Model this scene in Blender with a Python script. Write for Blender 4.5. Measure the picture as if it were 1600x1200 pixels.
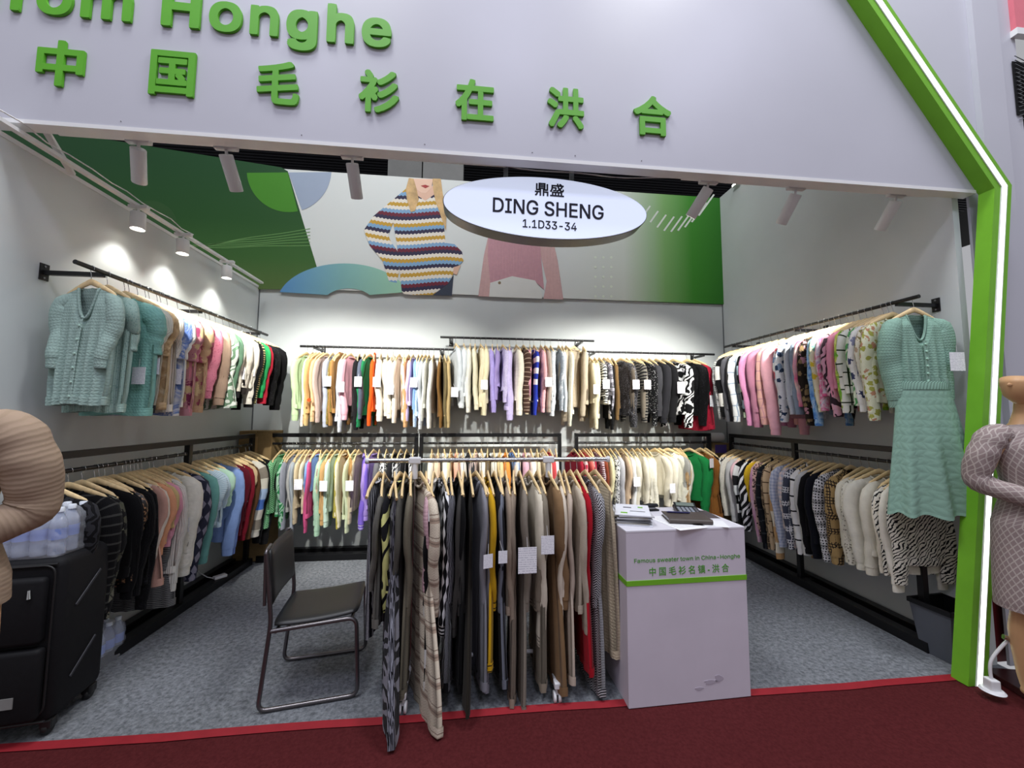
import bpy, bmesh, math, random
import numpy as np
from mathutils import Vector, Matrix
random.seed(7)
S = bpy.context.scene
for o in list(bpy.data.objects): bpy.data.objects.remove(o)
COL = S.collection
PI = math.pi

# ---------------------------------------------------------------- camera
CAM_H, FPX, YAW, PITCH, ROLL = 1.62, 602.44, .1036, .076, .0052
def cam_axes():
    cy, sy, cp, sp = math.cos(YAW), math.sin(YAW), math.cos(PITCH), math.sin(PITCH)
    f = np.array([sy*cp, cy*cp, sp]); r = np.array([cy, -sy, 0.]); u = np.cross(r, f)
    cr, sr = math.cos(ROLL), math.sin(ROLL)
    return cr*r+sr*u, -sr*r+cr*u, f
AX = cam_axes()
cam = bpy.data.cameras.new('camera'); cam.sensor_width = 36; cam.lens = FPX/1600*36
cam.clip_start = .02; cam.clip_end = 200
camo = bpy.data.objects.new('camera', cam); COL.objects.link(camo)
r, u, f = AX
camo.matrix_world = Matrix(((r[0], u[0], -f[0], 0), (r[1], u[1], -f[1], 0), (r[2], u[2], -f[2], CAM_H), (0, 0, 0, 1)))
S.camera = camo
def at(x, y, axis, val):
    """point seen at photo pixel (x, y) on the plane axis = val (used to measure the photo)"""
    d = AX[0]*(x-800)/FPX + AX[1]*(600-y)/FPX + AX[2]
    o = np.array([0, 0, CAM_H]); t = (val-o[axis])/d[axis]
    return o+t*d

# ---------------------------------------------------------------- world, hall lamps, exposure
W = bpy.data.worlds.new('hall_air'); S.world = W; W.use_nodes = True
W.node_tree.nodes['Background'].inputs[0].default_value = (.88, .89, .94, 1)
W.node_tree.nodes['Background'].inputs[1].default_value = .46
S.view_settings.view_transform = 'Standard'; S.view_settings.look = 'None'
S.view_settings.exposure = 0.0; S.view_settings.gamma = 1; S.view_settings.use_curve_mapping = False
def area(name, loc, target, size, watt, colr):
    l = bpy.data.lights.new(name, 'AREA'); l.shape = 'RECTANGLE'; l.size, l.size_y = size; l.energy = watt; l.color = colr
    o = bpy.data.objects.new(name, l); COL.objects.link(o); o.location = loc
    o.rotation_euler = (Vector(target)-Vector(loc)).to_track_quat('-Z', 'Y').to_euler()
    return o
HALL = (.82, .83, 1.06)
for i, (x, y) in enumerate([(-3.2, -2.2), (.6, -2.2), (4.2, -2.2)]):
    area('hall_lamp', (x, y, 8.2), (x, y, 0), (1.2, 1.2), 105, HALL)
for x in (-1.6, 2.4): area('hall_lamp', (x, 1.0, 8.2), (x, 3.4, 2.5), (1.2, 1.2), 230, (.95, .97, 1))

# ---------------------------------------------------------------- helpers: meshes
class MB:
    def __init__(s): s.v = []; s.f = []; s.uv = []; s.mi = []
    def add(s, v, f, uv=None, mi=0):
        b = len(s.v); s.v += [tuple(p) for p in v]; s.f += [tuple(i+b for i in q) for q in f]
        s.uv += list(uv) if uv is not None else [(p[0]+p[1], p[2]) for p in v]
        s.mi += [mi]*len(f); return s
    def box(s, c, d, rot=None, bevel=0, mi=0):
        x, y, z = [k/2 for k in d]
        if bevel <= 0:
            P = [(-x,-y,-z),(x,-y,-z),(x,y,-z),(-x,y,-z),(-x,-y,z),(x,-y,z),(x,y,z),(-x,y,z)]
            F = [(0,3,2,1),(4,5,6,7),(0,1,5,4),(1,2,6,5),(2,3,7,6),(3,0,4,7)]
        else:
            bm = bmesh.new(); bmesh.ops.create_cube(bm, size=1)
            for w in bm.verts: w.co = Vector((w.co.x*d[0], w.co.y*d[1], w.co.z*d[2]))
            bmesh.ops.bevel(bm, geom=bm.edges[:], offset=bevel, segments=3 if bevel > .01 else 2, affect='EDGES', profile=.5)
            bm.verts.index_update(); P = [tuple(w.co) for w in bm.verts]; F = [tuple(w.index for w in q.verts) for q in bm.faces]; bm.free()
        if rot is not None: P = [tuple(rot @ Vector(p)) for p in P]
        P = [(p[0]+c[0], p[1]+c[1], p[2]+c[2]) for p in P]
        return s.add(P, F, mi=mi)
    def tube(s, path, rad, seg=10, cap=True, ref=(1, 0, 0), mi=0):
        """rad: number, list, or list of (ra, rb); ra runs along ref"""
        n = len(path); path = [Vector(p) for p in path]; V = []; UV = []; F = []; L = 0
        for i, p in enumerate(path):
            t = (path[min(i+1, n-1)]-path[max(i-1, 0)]).normalized()
            a = Vector(ref); a = a - t*a.dot(t)
            if a.length < 1e-4: a = Vector((0, 1, 0)) - t*t.y
            a.normalize(); b = t.cross(a)
            q = rad[i] if isinstance(rad, (list, tuple)) else rad
            ra, rb = q if isinstance(q, (tuple, list)) else (q, q)
            if i: L += (p-path[i-1]).length
            for k in range(seg+1):
                th = 2*PI*k/seg
                V.append(p+a*(ra*math.cos(th))+b*(rb*math.sin(th))); UV.append((k/seg*PI*(abs(ra)+abs(rb)), -L))
        w = seg+1
        for i in range(n-1):
            for k in range(seg): F.append((i*w+k, i*w+k+1, (i+1)*w+k+1, (i+1)*w+k))
        if cap:
            b0 = len(V); V += V[:seg]; UV += UV[:seg]; F.append(tuple(b0+k for k in range(seg-1, -1, -1)))
            b0 = len(V); V += V[(n-1)*w:(n-1)*w+seg]; UV += UV[(n-1)*w:(n-1)*w+seg]; F.append(tuple(b0+k for k in range(seg)))
        return s.add(V, F, UV, mi)
    def cyl(s, a, b, r, seg=12, mi=0):
        d = Vector(b)-Vector(a); ref = (1, 0, 0) if abs(d.normalized().x) < .9 else (0, 1, 0)
        return s.tube([a, b], r, seg, True, ref, mi)
    def poly(s, pts, y0, y1, mi=0):
        """prism from an outline of (x, z) points, between two y planes"""
        n = len(pts); V = [(p[0], y0, p[1]) for p in pts]+[(p[0], y1, p[1]) for p in pts]
        F = [tuple(range(n)), tuple(range(2*n-1, n-1, -1))]+[(i, i+n, (i+1) % n+n, (i+1) % n) for i in range(n)]
        return s.add(V, F, [(p[0], p[1]) for p in pts]*2, mi)
    def mesh(s, name, smooth=False):
        me = bpy.data.meshes.new(name); me.from_pydata(s.v, [], s.f)
        uvl = me.uv_layers.new(name='UVMap'); li = np.empty(len(me.loops), dtype=np.int32); me.loops.foreach_get('vertex_index', li)
        uvl.data.foreach_set('uv', np.array(s.uv, dtype=np.float32)[li].ravel())
        if any(s.mi): me.polygons.foreach_set('material_index', np.array(s.mi, dtype=np.int32))
        if smooth: me.polygons.foreach_set('use_smooth', np.ones(len(s.f), dtype=bool))
        me.update(); return me
    def build(s, name, mat, parent=None, smooth=False):
        me = s.mesh(name, smooth)
        for m in (mat if isinstance(mat, (list, tuple)) else [mat]): me.materials.append(m)
        return link(name, me, parent)
def link(name, me, parent=None):
    o = bpy.data.objects.new(name, me); COL.objects.link(o)
    if parent is not None: o.parent = parent
    return o
def empty(name, loc=(0, 0, 0), rz=0):
    o = bpy.data.objects.new(name, None); COL.objects.link(o); o.location = loc; o.rotation_euler = (0, 0, rz); o.empty_display_size = .05
    return o
def tag(o, label, cat, group=None):
    o['label'] = label; o['category'] = cat
    if group: o['group'] = group
    return o
def struct(o, label=None):
    o['kind'] = 'structure'
    if label: o['label'] = label
    return o
def recalc(o):
    bm = bmesh.new(); bm.from_mesh(o.data); bmesh.ops.recalc_face_normals(bm, faces=bm.faces); bm.to_mesh(o.data); bm.free(); return o

# ---------------------------------------------------------------- helpers: materials
def lin(h):
    h = h.lstrip('#'); out = []
    for i in (0, 2, 4):
        c = int(h[i:i+2], 16)/255; out.append(c/12.92 if c <= .04045 else ((c+.055)/1.055)**2.4)
    return (*out, 1)
class NT:
    def __init__(s, name):
        s.m = bpy.data.materials.new(name); s.m.use_nodes = True; s.t = s.m.node_tree; s.n = s.t.nodes
        s.b = s.n['Principled BSDF']
    def new(s, typ, **kw):
        q = s.n.new(typ)
        for k, v in kw.items(): setattr(q, k, v)
        return q
    def put(s, sock, v):
        if hasattr(v, 'is_output') or isinstance(v, bpy.types.NodeSocket): s.t.links.new(v, sock)
        else: sock.default_value = v
    def math(s, op, a, b=0, c=0):
        q = s.new('ShaderNodeMath', operation=op); s.put(q.inputs[0], a); s.put(q.inputs[1], b); s.put(q.inputs[2], c); return q.outputs[0]
    def mix(s, fac, a, b, mode='MIX'):
        q = s.new('ShaderNodeMix', data_type='RGBA', blend_type=mode); s.put(q.inputs[0], fac); s.put(q.inputs[6], a); s.put(q.inputs[7], b); return q.outputs[2]
    def uv(s):
        if not hasattr(s, '_uv'):
            t = s.new('ShaderNodeTexCoord'); s._uv = t.outputs['UV']; s._obj = t.outputs['Object']
            x = s.new('ShaderNodeSeparateXYZ'); s.t.links.new(s._uv, x.inputs[0]); s._u, s._v = x.outputs[0], x.outputs[1]
        return s._uv, s._u, s._v
    def noise(s, scale, detail=2, rough=.5, vec=None, dist=0):
        q = s.new('ShaderNodeTexNoise'); s.put(q.inputs['Vector'], vec or s.uv()[0]); q.inputs['Scale'].default_value = scale
        q.inputs['Detail'].default_value = detail; q.inputs['Roughness'].default_value = rough; q.inputs['Distortion'].default_value = dist; return q.outputs[0]
    def vor(s, scale, vec=None, feature='F1', rand=1):
        q = s.new('ShaderNodeTexVoronoi', feature=feature); s.put(q.inputs['Vector'], vec or s.uv()[0]); q.inputs['Scale'].default_value = scale
        q.inputs['Randomness'].default_value = rand; return q
    def ramp(s, fac, stops, interp='LINEAR'):
        q = s.new('ShaderNodeValToRGB'); s.put(q.inputs[0], fac); e = q.color_ramp; e.interpolation = interp
        while len(e.elements) < len(stops): e.elements.new(1)
        for el, (p, c) in zip(e.elements, stops): el.position = p; el.color = c
        return q.outputs[0]
    def stripe(s, coord, period, duty, phase=0.):
        return s.math('LESS_THAN', s.math('FRACT', s.math('ADD', s.math('DIVIDE', coord, period), phase)), duty)
    def bump(s, h, strength, dist=.004):
        q = s.new('ShaderNodeBump'); q.inputs['Strength'].default_value = strength; q.inputs['Distance'].default_value = dist
        s.put(q.inputs['Height'], h); s.t.links.new(q.outputs[0], s.b.inputs['Normal'])
    def fin(s, colr, rough=.6, metal=0, spec=.3, **kw):
        s.put(s.b.inputs['Base Color'], colr); s.b.inputs['Roughness'].default_value = rough; s.b.inputs['Metallic'].default_value = metal
        s.b.inputs['Specular IOR Level'].default_value = spec
        for k, v in kw.items(): s.b.inputs[k].default_value = v
        return s.m
def surf(name, h, rough=.6, metal=0, spec=.3, var=.06, scale=6, bump=0, bscale=60, **kw):
    n = NT(name); t = n.new('ShaderNodeTexCoord').outputs['Object']
    a = lin(h); d = tuple(k*(1-var) for k in a[:3])+(1,); e = tuple(min(1, k*(1+var)) for k in a[:3])+(1,)
    c = n.ramp(n.noise(scale, 4, .6, t), [(.3, d), (.7, e)])
    if bump: n.bump(n.noise(bscale, 3, .6, t), bump, .003)
    return n.fin(c, rough, metal, spec, **kw)
def emit(name, h, strength):
    n = NT(name); n.put(n.b.inputs['Base Color'], lin(h)); n.put(n.b.inputs['Emission Color'], lin(h)); n.b.inputs['Emission Strength'].default_value = strength
    return n.m
_fab = {}
def fab(spec):
    """fabric from 'pattern:colour,colour[:number]' ; pattern sizes are in metres on the cloth"""
    if spec in _fab: return _fab[spec]
    q = spec.split(':'); pat = q[0]; cs = [lin(c) for c in q[1].split(',')]; k = float(q[2]) if len(q) > 2 else 0
    n = NT('fabric_'+pat); uv, U, V = n.uv(); c1 = cs[0]; c2 = cs[1] if len(cs) > 1 else c1; c3 = cs[2] if len(cs) > 2 else c2
    rough, metal, spc, bs, rib = .85, 0, .15, .35, .007
    h = None
    wob = n.math('MULTIPLY', n.math('SUBTRACT', n.noise(14, 2), .5), .02)
    if pat in ('plain', 'rib', 'cable', 'fuzzy', 'quilt', 'waffle'): col = c1
    elif pat == 'marl': col = n.ramp(n.noise(260, 2, .7), [(.35, c2), (.62, c1)])
    elif pat == 'hs': col = n.mix(n.stripe(n.math('ADD', V, wob), k or .03, .5), c1, c2)
    elif pat == 'hthin': col = n.mix(n.stripe(V, k or .02, .2), c1, c2)
    elif pat == 'vs': col = n.mix(n.stripe(n.math('ADD', U, wob), k or .03, .4), c1, c2)
    elif pat == 'diag': col = n.mix(n.stripe(n.math('ADD', U, n.math('MULTIPLY', V, .6)), k or .05, .4), c1, c2)
    elif pat == 'block':
        col = n.ramp(n.math('FRACT', n.math('DIVIDE', V, k or .3)), [(i/len(cs), c) for i, c in enumerate(cs)], 'CONSTANT')
    elif pat == 'check':
        a = n.stripe(U, k or .05, .45); b = n.stripe(V, k or .05, .45); g = n.math('MULTIPLY', n.math('ADD', a, b), .5)
        col = n.mix(g, c1, c2)
        if len(cs) > 2: col = n.mix(n.math('MAXIMUM', n.stripe(U, (k or .05), .08, .3), n.stripe(V, (k or .05), .08, .3)), col, c3)
    elif pat == 'pane': col = n.mix(n.math('MAXIMUM', n.stripe(U, k or .1, .1), n.stripe(V, k or .1, .1)), c1, c2)
    elif pat == 'plaid':
        g = n.stripe(V, .12, .4); s2 = n.math('MULTIPLY', n.math('MAXIMUM', n.stripe(V, .022, .35), n.stripe(U, .022, .35)), n.math('MAXIMUM', g, n.stripe(U, .12, .35)))
        col = n.mix(s2, c1, c2)
    elif pat == 'floral':
        w = n.vor(k or 26); d = w.outputs['Distance']; x = n.new('ShaderNodeSeparateColor'); n.t.links.new(w.outputs['Color'], x.inputs[0])
        pc = n.mix(n.math('GREATER_THAN', x.outputs[0], .5), c2, c3)
        m = n.math('LESS_THAN', n.math('ADD', d, n.math('MULTIPLY', n.math('SUBTRACT', n.noise(70, 2), .5), .7)), .42)
        col = n.mix(m, c1, pc)
    elif pat == 'tie':
        col = n.ramp(n.noise(k or 9, 3, .6, None, 1.2), [(.3+.4*i/max(1, len(cs)-1), c) for i, c in enumerate(cs)])
    elif pat == 'leopard':
        d = n.vor(k or 45).outputs['Distance']; w = n.math('ADD', d, n.math('MULTIPLY', n.noise(90, 2), .3))
        col = n.mix(n.math('MULTIPLY', n.math('GREATER_THAN', w, .35), n.math('LESS_THAN', w, .62)), c1, c2)
    elif pat in ('zebra', 'leafy'):
        w = n.new('ShaderNodeTexWave', wave_type='BANDS', bands_direction='DIAGONAL'); n.t.links.new(uv, w.inputs[0]); w.inputs['Scale'].default_value = k or 12
        w.inputs['Distortion'].default_value = 6 if pat == 'zebra' else 14; w.inputs['Detail Scale'].default_value = 1.2
        col = n.mix(n.math('GREATER_THAN', w.outputs[1], .68 if pat == 'zebra' else .55), c1, c2)
    elif pat == 'argyle':
        a = n.math('ABSOLUTE', n.math('SUBTRACT', n.math('FRACT', n.math('DIVIDE', U, .06)), .5)); b = n.math('ABSOLUTE', n.math('SUBTRACT', n.math('FRACT', n.math('DIVIDE', V, .1)), .5))
        col = n.mix(n.math('LESS_THAN', n.math('ADD', a, b), .42), c1, c2)
    elif pat in ('zig', 'herring'):
        a = n.math('ABSOLUTE', n.math('SUBTRACT', n.math('FRACT', n.math('DIVIDE', U, k or .05)), .5))
        col = n.mix(n.stripe(n.math('ADD', V, n.math('MULTIPLY', a, .05 if pat == 'zig' else .04)), .02 if pat == 'zig' else .014, .5), c1, c2)
    elif pat == 'wavy':
        a = n.math('MULTIPLY', n.math('SINE', n.math('MULTIPLY', V, 70)), .006)
        g = n.math('ABSOLUTE', n.math('SUBTRACT', n.math('FRACT', n.math('DIVIDE', U, .04)), .5)); g2 = n.math('MULTIPLY', n.math('ADD', n.math('SINE', n.math('MULTIPLY', V, 70)), 1), .15)
        col = n.mix(n.math('LESS_THAN', g, n.math('ADD', g2, .03)), c1, c2)
    elif pat == 'houndst':
        col = n.mix(n.math('GREATER_THAN', n.math('ADD', n.stripe(U, k or .016, .5), n.stripe(V, k or .016, .5)), 1.5), c1, c2)
        col = n.mix(n.math('MULTIPLY', n.stripe(V, .09, .35), n.noise(60)), col, c2)
    elif pat == 'sequin':
        w = n.vor(k or 160); x = n.new('ShaderNodeSeparateColor'); n.t.links.new(w.outputs['Color'], x.inputs[0])
        col = n.mix(n.math('GREATER_THAN', x.outputs[0], .72), c1, c2); rough = .35; spc = .6
    elif pat == 'speck':
        col = n.mix(n.math('LESS_THAN', n.vor(k or 55).outputs['Distance'], .22), c1, c2)
    elif pat == 'bands':
        w = n.math('FRACT', n.math('DIVIDE', V, .115))
        col = n.ramp(w, [(0, c1), (.35, c1), (.36, c2), (.45, c3), (.52, c2), (.6, c1), (.72, c3), (.76, c1)], 'CONSTANT')
        col = n.mix(n.math('MULTIPLY', n.stripe(n.math('ADD', V, n.math('MULTIPLY', n.math('ABSOLUTE', n.math('SUBTRACT', n.math('FRACT', n.math('DIVIDE', U, .03)), .5)), .03)), .014, .35), .35), col, c2)
    elif pat == 'grad':
        col = n.ramp(n.math('FRACT', n.math('DIVIDE', n.math('ADD', V, n.math('MULTIPLY', wob, 2)), k or .4)), [(i/max(1, len(cs)-1), c) for i, c in enumerate(cs)])
    elif pat == 'lace':
        d = n.vor(k or 90).outputs['Distance']; col = n.mix(n.math('LESS_THAN', d, .33), c1, c2); bs = .6
    else: raise ValueError(pat)
    # knit relief
    if pat in ('fuzzy',): hh = n.noise(150, 4, .8); bs = 1.0
    elif pat in ('cable', 'quilt', 'waffle'):
        p = {'cable': .035, 'quilt': .05, 'waffle': .018}[pat]
        a = n.math('ABSOLUTE', n.math('SINE', n.math('MULTIPLY', n.math('ADD', U, n.math('MULTIPLY', n.math('ABSOLUTE', n.math('SUBTRACT', n.math('FRACT', n.math('DIVIDE', V, p*1.6)), .5)), p)), PI/p)))
        b = n.math('ABSOLUTE', n.math('SINE', n.math('MULTIPLY', V, PI/p))); hh = n.math('ADD', n.math('MULTIPLY', n.math('MULTIPLY', a, b), .7), n.math('MULTIPLY', n.noise(220, 2, .7), .3)); bs = .55
    elif pat == 'rib': hh = n.math('ABSOLUTE', n.math('SINE', n.math('MULTIPLY', U, PI/.014))); bs = .8
    else: hh = n.math('ADD', n.math('MULTIPLY', n.math('SINE', n.math('MULTIPLY', U, 2*PI/rib)), .3), n.noise(220, 2, .7))
    n.bump(hh, bs, .004)
    tone = n.ramp(n.noise(22, 3, .6), [(.25, (.88, .88, .88, 1)), (.75, (1, 1, 1, 1))])
    col = n.mix(1, col, tone, 'MULTIPLY')
    n.fin(col, rough, metal, spc); n.b.inputs['Sheen Weight'].default_value = .03 if pat != 'sequin' else 0
    _fab[spec] = n.m; return n.m

MT = {}
MT['panel'] = surf('white_panel', 'b9b9c2', .38, 0, .4, .03, 1.2)
MT['wallp'] = surf('grey_white_wall', 'c4c9c9', .6, 0, .3, .05, 1.0, .02, 30)
MT['black'] = surf('black_steel', '0c0c0e', .38, 0, .4, .1)
MT['blackmatte'] = surf('black_matte', '08080a', .7, 0, .2, .1)
MT['white'] = surf('white_enamel', 'dedede', .4, 0, .4, .02)
MT['green'] = surf('green_lacquer', '6fae2a', .5, 0, .3, .05, 8)
MT['lettergreen'] = surf('letter_green', '5aa626', .5, 0, .3, .05, 5)
MT['chrome'] = surf('chrome', 'c4c6c8', .18, 1, .5, .03)
MT['steel'] = surf('brushed_steel', '8d8f92', .32, 1, .5, .06)
MT['darksteel'] = surf('grey_tube', '6a6668', .3, .85, .5, .08)
MT['vinyl'] = surf('black_vinyl', '1b1b1c', .42, 0, .45, .1, 20, .05, 200)
MT['wood'] = surf('pale_hanger_wood', 'e3c896', .5, 0, .35, .14, 40)
MT['paper'] = surf('paper', 'e6e6e8', .7, 0, .2, .02)
MT['skin'] = surf('mannequin_skin', 'c49a70', .45, 0, .35, .05, 5)
MT['ink'] = surf('dark_ink', '2c2c38', .6, 0, .2, .02)
MT['plastic_w'] = surf('white_plastic', 'd8d8da', .35, 0, .4, .02)
MT['card'] = surf('cardboard', '8a7350', .8, 0, .1, .12, 8)
def tag_mat():
    n = NT('printed_tag'); t = n.new('ShaderNodeTexCoord').outputs['Generated']; x = n.new('ShaderNodeSeparateXYZ'); n.t.links.new(t, x.inputs[0])
    z = x.outputs[2]; line = n.math('MULTIPLY', n.stripe(z, .085, .28), n.math('GREATER_THAN', n.noise(14, 2, .5, t), .46))
    n.fin(n.mix(line, lin('e9e9ee'), lin('b4b4c0')), .7); return n.m
MT['tag'] = tag_mat()
def carpet(name, h1, h2, sc):
    n = NT(name); t = n.new('ShaderNodeTexCoord').outputs['Object']
    a = n.noise(sc, 5, .75, t); b = n.noise(3, 3, .6, t); c = n.noise(300, 2, .7, t)
    col = n.mix(n.math('MULTIPLY', b, .5), n.ramp(a, [(.36, lin(h1)), (.62, lin(h2))]), lin(h1))
    n.bump(n.math('ADD', a, c), .6, .006); return n.fin(col, .95, 0, .08)
MT['carpet'] = carpet('grey_blue_carpet', '595c60', '93979c', 38)
MT['red'] = carpet('dark_red_carpet', '491b1d', '5a2527', 60)
MT['redtape'] = surf('red_edge_tape', '8c1f28', .6, 0, .3, .1, 12)

# ---------------------------------------------------------------- room
XL, XR, YB, YF, ZB = -2.565, 3.388, 4.839, 2.231, 3.11
def slab(name, lo, hi, mat, lab=None, parent=None):
    c = [(a+b)/2 for a, b in zip(lo, hi)]; d = [b-a for a, b in zip(lo, hi)]
    o = MB().box(c, d).build(name, mat, parent)
    if parent is None: struct(o, lab)
    return o
slab('floor', (-2.62, YF, -.05), (3.45, YB+.05, 0), MT['carpet'], 'grey blue needle felt carpet inside the booth')
slab('floor_aisle', (-9, -6, -.06), (12, YF, -.004), MT['red'], 'dark red aisle carpet in front of the booth')
tp = MB()
for i in range(40):
    x0, x1 = -6+i*.25, -6+(i+1)*.25
    w = lambda x: .012*math.sin(x*5.1)+.006*math.sin(x*13)
    tp.add([(x0, YF-.034+w(x0)*.4, .001), (x1, YF-.034+w(x1)*.4, .001), (x1, YF+.012+w(x1)*.3, .006), (x0, YF+.012+w(x0)*.3, .006)], [(0, 1, 2, 3)])
struct(tp.build('trim_1', MT['redtape']), 'bright red tape along the carpet edge')
slab('wall_left', (XL-.05, 1.9, 0), (XL, YB, ZB), MT['wallp'], 'pale grey side wall of the booth on the left')
slab('wall_right', (XR, YF+.075, 0), (XR+.05, YB, 4.62), MT['wallp'], 'pale grey side wall of the booth on the right')
slab('wall_back', (XL-.05, YB, 0), (XR+.05, YB+.05, ZB), MT['wallp'], 'pale grey back wall under the printed banner')
# corner and top trims
slab('trim_2', (XL, YB-.006, 0), (XL+.012, YB, ZB), MT['steel'])
slab('trim_3', (XR-.012, YB-.006, 0), (XR, YB, ZB), MT['steel'])
slab('trim_4', (XL-.06, 1.9, ZB), (XL+.006, YB, ZB+.025), MT['white'])
# fascia : sheet cut by the roof line, with a return lip under it
IN0, IN1 = (2.985, 0), (3.495, 3.155)                      # inner edge of the green frame: foot, knee
SL = (-.926/1.645, 1.362/1.645); IN2 = (IN1[0]+SL[0]*3.6, IN1[1]+SL[1]*3.6)
fas = MB().poly([(-6, 3.187), (IN1[0]-.02, 3.187), (IN2[0], IN2[1]), (-6, IN2[1])], YF, YF+.05)
fas = struct(recalc(fas.build('wall_front', MT['panel'])), 'white fascia panel over the booth opening with green lettering')
slab('trim_5', (-6, YF-.004, 3.165), (IN1[0]-.02, YF+.07, 3.188), MT['white'], 'thin white lip under the fascia')
# small fixing dimples on the fascia lower edge
for x in (-1.95, -1.0, -.3, .35, .62, 1.05):
    MB().tube([(x, YF-.004, 3.22), (x, YF+.004, 3.22)], [.001, .007], 8).build('screw', MT['steel'], fas)
# panel right of the roof line and the column beside it
slab('wall_neighbour', (3.50, 2.285, 0), (4.02, 2.30, 7.0), MT['panel'], 'white panel beyond the green frame')
slab('wall_neighbour_upper', (1.4, 2.285, 3.62), (3.50, 2.30, 7.0), MT['panel'], 'white panel behind the sloping green rafter')
k0 = at(1532, 150, 1, 2.25)[0]; k1 = at(1572, 150, 1, 2.25)[0]
slab('wall_column', (k0, 2.25, 0), (k1, 2.29, 7.0), MT['panel'], 'white square column right of the green frame')
slab('wall_side_far', (4.22, 2.5, 0), (7, 2.55, 3.9), surf('grey_lilac_wall', 'a9a8b2', .6), 'grey lilac wall of the next stand')

# green house-shaped frame with a light strip
gf = empty('house_frame', (IN0[0], YF, 0)); tag(gf, 'bright green house-shaped portal frame with a glowing light strip', 'portal frame')
def off(p): return (p[0]-IN0[0], p[1])
wd = .132
n1 = Vector((IN1[0]-IN0[0], IN1[1]-IN0[1])).normalized(); n2 = Vector(SL)
def miter(d):
    a = Vector((n1.y, -n1.x)); b = Vector((n2.y, -n2.x)); m = (a+b).normalized(); return m*(d/m.dot(a))
def ribbon(d0, d1, y0, y1, name, mat, par, sect):
    A = Vector((n1.y, -n1.x)); B = Vector((n2.y, -n2.x))
    p0, p1, p2 = Vector(off(IN0)), Vector(off(IN1)), Vector(off(IN2))
    kf = lambda d: p0+Vector((d/A.x, 0))
    if sect == 0: pts = [kf(d0), p1+miter(d0), p1+miter(d1), kf(d1)]
    else: pts = [p1+miter(d0), p2+B*d0, p2+B*d1, p1+miter(d1)]
    return recalc(MB().poly([tuple(q) for q in pts], y0, y1).build(name, mat, par))
led = emit('light_strip', 'f4fff2', 3.2)
for sct, nm in ((0, 'post'), (1, 'rafter')):
    ribbon(0, wd, -.085, .0, nm, MT['green'], gf, sct)
    ribbon(.058, .082, -.094, -.0855, 'light_strip', led, gf, sct)
    ribbon(.088, .094, -.09, -.0855, 'strip_channel', MT['white'], gf, sct)
    ribbon(.046, .052, -.09, -.0855, 'strip_channel', MT['white'], gf, sct)

# hall behind: dark ribbed soffit and a grey beam
slab('ceiling_hall', (-16, 5.6, 7.15), (16, 14, 7.25), MT['blackmatte'], 'black hall ceiling seen above the banner')
rb = surf('dark_rib', '26262a', .6)
hc = bpy.data.objects['ceiling_hall']
for i in range(44):
    MB().box((0, 6.7+i*.1, 7.10), (26, .035, .07)).build('rib', rb, hc)
slab('wall_hall', (-16, 11.5, 0), (16, 11.6, 8), surf('hall_back_wall', '3a3a3e', .8), 'dark hall wall far behind the stand')
q0 = at(606, 262, 1, 6.2); q1 = at(659, 262, 1, 6.2); q2 = at(661, 262, 1, 6.2); q3 = at(724, 262, 1, 6.2)
slab('trim_6', (q0[0], 6.2, 4.9), (q1[0], 6.5, 7.15), surf('concrete_beam', '6a6a68', .8), 'grey concrete column behind the banner')
slab('trim_7', (q2[0], 6.2, 4.9), (q3[0], 6.5, 7.15), surf('concrete_beam_b', '727270', .8), 'second grey concrete column behind the banner')

# ---------------------------------------------------------------- lettering
import os
try:                                                        # Blender's own bundled grotesque; its built-in face otherwise
    FONT = bpy.data.fonts.load(os.path.join(bpy.utils.system_resource('DATAFILES'), 'fonts', 'Inter.woff2'))
except Exception: FONT = None
from mathutils.geometry import delaunay_2d_cdt
def glyph(txt):
    """points, triangles and outline edges of a text (contours may overlap: non-zero winding)"""
    c = bpy.data.curves.new('t', 'FONT'); c.body = txt; c.size = 1; c.fill_mode = 'NONE'; c.resolution_u = 4
    if FONT and all(ord(k) < 128 for k in txt): c.font = FONT
    o = bpy.data.objects.new('t', c); COL.objects.link(o)
    dg = bpy.context.evaluated_depsgraph_get(); dg.update()
    me = bpy.data.meshes.new_from_object(o.evaluated_get(dg)); bpy.data.objects.remove(o); bpy.data.curves.remove(c)
    vs = [v.co.to_2d() for v in me.vertices]; es = [tuple(sorted(e.vertices)) for e in me.edges]; bpy.data.meshes.remove(me)
    dr = [(p, q) if q-p == 1 else (q, p) for p, q in es]
    out = delaunay_2d_cdt(vs, es, [], 0, 1e-6); P = np.array([tuple(p) for p in out[0]]); T = np.array(out[2]); C = P[T].mean(1)
    V0 = np.array([tuple(v) for v in vs]); A = V0[[d[0] for d in dr]]; B = V0[[d[1] for d in dr]]
    wn = np.zeros(len(C), int)
    for p, q in zip(A, B):
        cr = (q[0]-p[0])*(C[:, 1]-p[1])-(C[:, 0]-p[0])*(q[1]-p[1])
        wn += ((p[1] <= C[:, 1]) & (q[1] > C[:, 1]) & (cr > 0)).astype(int)-((p[1] > C[:, 1]) & (q[1] <= C[:, 1]) & (cr < 0)).astype(int)
    T = T[wn != 0]; ed = {}
    for t in T:
        for i in range(3):
            k = (int(t[i]), int(t[(i+1) % 3]))
            if k[::-1] in ed: del ed[k[::-1]]
            else: ed[k] = 1
    us = sorted({int(i) for t in T for i in t}); ix = {k: i for i, k in enumerate(us)}
    return P[us], [tuple(ix[int(i)] for i in t) for t in T], [(ix[p], ix[q]) for p, q in ed]
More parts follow.
